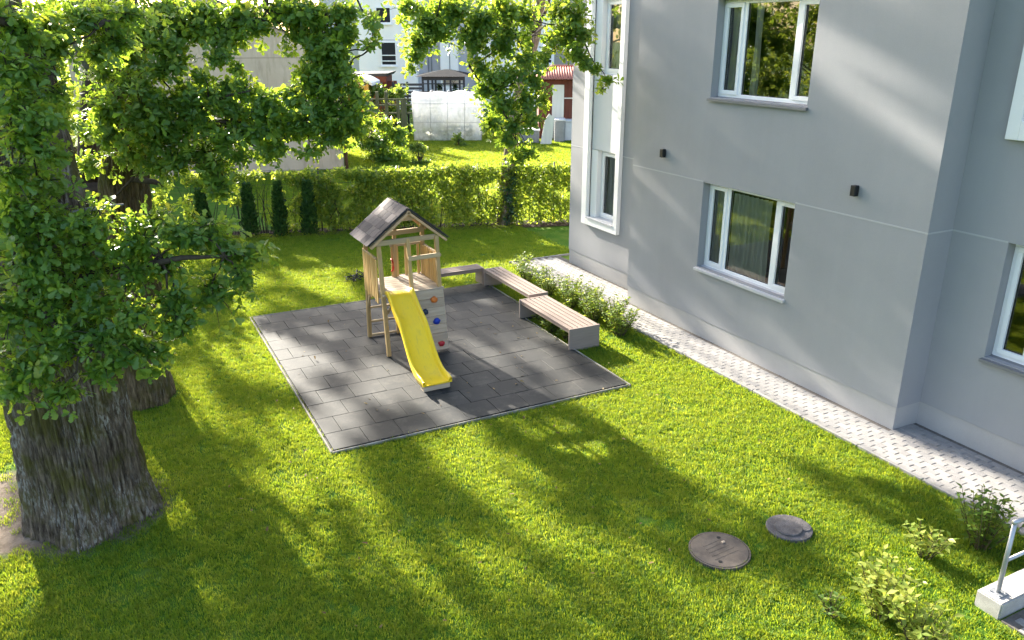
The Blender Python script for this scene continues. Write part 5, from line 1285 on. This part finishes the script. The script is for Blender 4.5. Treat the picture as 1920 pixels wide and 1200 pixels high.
m = MB(); hprism(m, o, [(G.r(1013, 260), 0), (G.r(1034, 260), 0), (G.r(1040, 220), G.z(222)), (G.r(1030, 213), G.z(213)), (G.r(1022, 220), G.z(225))], 0, .06)
tag(m.build('white_board', 'door_white'), 'tall white pointed board leaning by the red shed', 'board')

# ------------------------------------------------------------------ trees beyond: at the left, behind the house, above the frame
def tree(x, y, h, r, label, group, n=520, size=.30, tr=.22, mat='oak_leaf', low=.35, seed=0):
    rng = np.random.default_rng(300 + seed); root = empty('broadleaf_tree', (x, y, 0), label, 'tree', group)
    tb = MB(); pts = [(x + .15 * math.sin(k), y + .1 * math.cos(k * 2), h * .85 * k / 6) for k in range(7)]
    tb.tube(pts, [tr * (1 - .13 * k) for k in range(7)], 10); bl = []
    for i in range(16):
        a = rng.random() * 6.283; zz = h * (low + (1 - low) * rng.random()); q = r * math.sqrt(rng.random()) * (1 - .45 * max(0, (zz / h - .6) / .4))
        c = np.array([x + q * math.cos(a), y + q * math.sin(a), zz]); bl.append((c, (r * .38, r * .38, h * .11), n / 16))
        limb(tb, (x, y, max(.5, zz - q * .6)), c, .06, .02, 5, 5, .06, i)
    tb.build('trunk', 'bark_brown', root, 0, True)
    o = foliage(root, bl, LOBE, mat, None, 0, size, 6, rng=rng); o.name = 'crown'
lefts = [(-9.5, 20, 8, 3.2), (-13, 27, 9, 3.6), (-6.5, 31, 8.5, 3.2), (-18, 22, 10, 4), (-20, 34, 11, 4.5), (-12, 40, 10, 4), (-26, 30, 12, 5), (-4, 38, 9, 3.4)]
p_ = at(112, 300, 21); tree(p_[0], p_[1], 7.5, 2.2, 'sunlit yellow green tree seen between the two oak trunks', 'garden trees beyond the oaks', 900, .2, .1, 'pale_leaf', .12, 44)
for i, (x, y, h, r) in enumerate(lefts):
    tree(x, y, h, r, 'leafy tree in the neighbouring garden beyond the oaks', 'garden trees beyond the oaks', 900, .28, .2, 'hedge_leaf', .15, i)

# added shade trees beyond the house: unseen crowns laid out to dapple the lawn
SHX = SUN.x / -SUN.y; SHZ = -SUN.z / -SUN.y
LIT = [(6.8, 2, .7, 7), (6.3, 5, .8, 3.0), (8.0, 8.6, 1.6, 2.4), (4.3, -6.9, 1.8, 1.7), (5.2, 2.5, .5, 1.1), (6.9, -5.2, .35, 2.5), (2.45, .62, .5, .75), (-.3, -6.5, .5, 1.2)]
# sunlit patches of the lawn and the mat, as outlines in the photograph
LITP = [[(628, 878), (668, 880), (690, 910), (705, 935), (735, 985), (760, 1020), (800, 1050), (820, 1075), (850, 1110), (880, 1150), (900, 1210), (640, 1210), (625, 1150), (600, 1100), (570, 1060), (540, 1020), (505, 990), (520, 955), (590, 955), (600, 930), (640, 925)],
 [(790, 820), (830, 805), (880, 812), (905, 838), (880, 850), (910, 880), (960, 905), (1000, 930), (1050, 955), (1110, 985), (1160, 1010), (1210, 1045), (1300, 1105), (1280, 1125), (1230, 1090), (1150, 1068), (1090, 1040), (1030, 1000), (960, 965), (900, 930), (850, 890), (825, 855)],
 [(865, 1015), (930, 1015), (990, 1040), (1005, 1080), (1000, 1130), (1020, 1170), (970, 1160), (925, 1125), (895, 1080)],
 [(1040, 805), (1100, 795), (1170, 795), (1225, 825), (1240, 855), (1190, 860), (1160, 890), (1110, 875), (1055, 850)],
 [(1125, 640), (1180, 605), (1300, 685), (1450, 770), (1580, 840), (1500, 850), (1400, 840), (1310, 880), (1250, 835), (1180, 790), (1120, 775), (1060, 790), (1185, 722), (1100, 660)],
 [(1290, 900), (1400, 875), (1490, 900), (1560, 945), (1640, 990), (1700, 1010), (1770, 1030), (1770, 1100), (1720, 1210), (1590, 1210), (1585, 1010), (1520, 960), (1440, 940), (1340, 935)],
 [(1600, 870), (1680, 905), (1760, 945), (1800, 975), (1740, 960), (1650, 915)], [(1090, 1140), (1190, 1150), (1220, 1210), (1100, 1210)], [(1180, 1085), (1260, 1115), (1310, 1180), (1260, 1210), (1190, 1130)],
 [(1800, 1040), (1920, 1000), (1920, 1120), (1830, 1110)], [(1330, 1130), (1480, 1120), (1520, 1200), (1400, 1210)],
 [(330, 640), (520, 635), (525, 700), (450, 705), (390, 685)], [(430, 775), (520, 762), (535, 800), (460, 805)], [(495, 825), (565, 850), (610, 895), (560, 900), (515, 862)], [(300, 700), (365, 715), (375, 750), (325, 740)], [(370, 590), (460, 600), (450, 625), (370, 625)], [(360, 850), (380, 900), (350, 920), (330, 880)],
 [(-60, 740), (35, 750), (35, 900), (0, 970), (-60, 960)], [(60, 1040), (130, 1035), (235, 1100), (200, 1145), (130, 1110)], [(-40, 1020), (60, 1060), (50, 1120), (-40, 1150)], [(390, 1065), (445, 1095), (420, 1115), (390, 1095)],
 [(510, 655), (575, 662), (605, 690), (600, 735), (560, 740), (520, 695)], [(590, 672), (650, 688), (662, 708), (610, 697)], [(672, 683), (730, 690), (768, 706), (748, 728), (700, 716)], [(675, 728), (765, 755), (740, 770), (688, 748)], [(575, 785), (660, 775), (700, 805), (640, 835), (595, 830)], [(810, 745), (880, 745), (900, 785), (830, 790)], [(860, 730), (930, 745), (950, 775), (890, 765)],
 [(945, 640), (1010, 615), (1015, 640), (965, 658)], [(880, 650), (950, 665), (930, 680), (885, 668)], [(1000, 655), (1070, 690), (1060, 705), (1000, 675)], [(1030, 690), (1090, 720), (1060, 740), (1035, 715)], [(960, 690), (1005, 705), (995, 722), (960, 708)], [(720, 640), (760, 645), (745, 665)],
 [(870, 440), (1060, 415), (1060, 480), (950, 490)], [(560, 520), (640, 505), (650, 530), (560, 545)], [(860, 500), (890, 495), (900, 515), (860, 520)], [(1150, 590), (1200, 600), (1190, 640), (1130, 640)]]
def inside(px, py, P):
    r = False
    for (x0, y0), (x1, y1) in zip(P, P[1:] + P[:1]):
        if (y0 > py) != (y1 > py) and px < (x1 - x0) * (py - y0) / (y1 - y0) + x0: r = not r
    return r
def is_lit(x, y):
    if any(((x - a) / rx) ** 2 + ((y - b) / ry) ** 2 < 1 for a, b, rx, ry in LIT): return True
    if y < -8.4: return False
    px, py, c = screen((x, y, 0))
    return c > .3 and any(inside(px, py, P) for P in LITP)
shade = [[], [], [], []]
rs_ = np.random.default_rng(77)
bases = [(-5.5, 34.5), (-.5, 36), (3.6, 35.5), (8.6, 36)]
for gy in np.arange(-16.5, 12, .62):
    for gx in np.arange(-6.5, 7.2, .36):
        x = gx + rs_.normal() * .07; y = gy + rs_.normal() * .15
        if any(is_lit(x + a, y + b) for a, b in ((0, 0), (.14, 0), (-.14, 0), (0, .4), (0, -.4))): continue
        if x > 6.0 and y > -4: continue
        if y < -8.5 and (x > 4.8 or rs_.random() > (.32 if x < -.4 else .22)): continue
        if rs_.random() > (  .3 if y > 6 else .64 if x < -.1 else .92): continue
        t = rs_.uniform(26, 30.5); c = np.array([x - SHX * t, y + t, SHZ * t])
        k = int(np.argmin([abs(c[0] - b[0]) for b in bases])); shade[k].append((c, (.25, .25, .25), 8))
# more clumps, placed to lay soft slanting bands of shade on the grey wall
for y in np.arange(-3.2, 3.6, 1.1):
    for z in np.arange(.4, 6.6, .30):
        yy, zz = y + rs_.normal() * .3, z + rs_.normal() * .08
        b = zz - SHZ * yy
        if noise.noise(Vector((b * .95 + 4.3, yy * .12, 1.7))) < -.30 or rs_.random() > .92: continue
        t = rs_.uniform(24, 32); c = np.array([XA - SHX * t, yy + t, zz + SHZ * t])
        k = int(np.argmin([abs(c[0] - b_[0]) for b_ in bases])); shade[k].append((c, (.16, .2, .2), 6))
for k, (bx, by) in enumerate(bases):
    if not shade[k]: continue
    root = empty('added_shade_tree', (bx, by, 0), 'tall tree added beyond the cream house, its unseen crown shaped to cast shade', 'tree', 'shade trees added beyond the cream house')
    tb = MB(); tb.tube([(bx, by, 0), (bx + .1, by, 5), (bx, by + .1, 10), (bx, by, 13.5)], [.4, .33, .22, .08], 12)
    lv = [(bx, by, z) for z in (8, 9.5, 11, 12.5)]
    for i, (c, r, n) in enumerate(shade[k]):
        if i % 25 == 0: limb(tb, min(lv, key=lambda q: abs(q[2] + .8 - c[2])), c, .07, .015, 5, 5, .05, i)
    tb.build('trunk', 'bark_brown', root, 0, True)
    o = foliage(root, shade[k], LOBE, 'oak_leaf', None, 0, .24, 5, rng=rs_); o.name = 'crown'
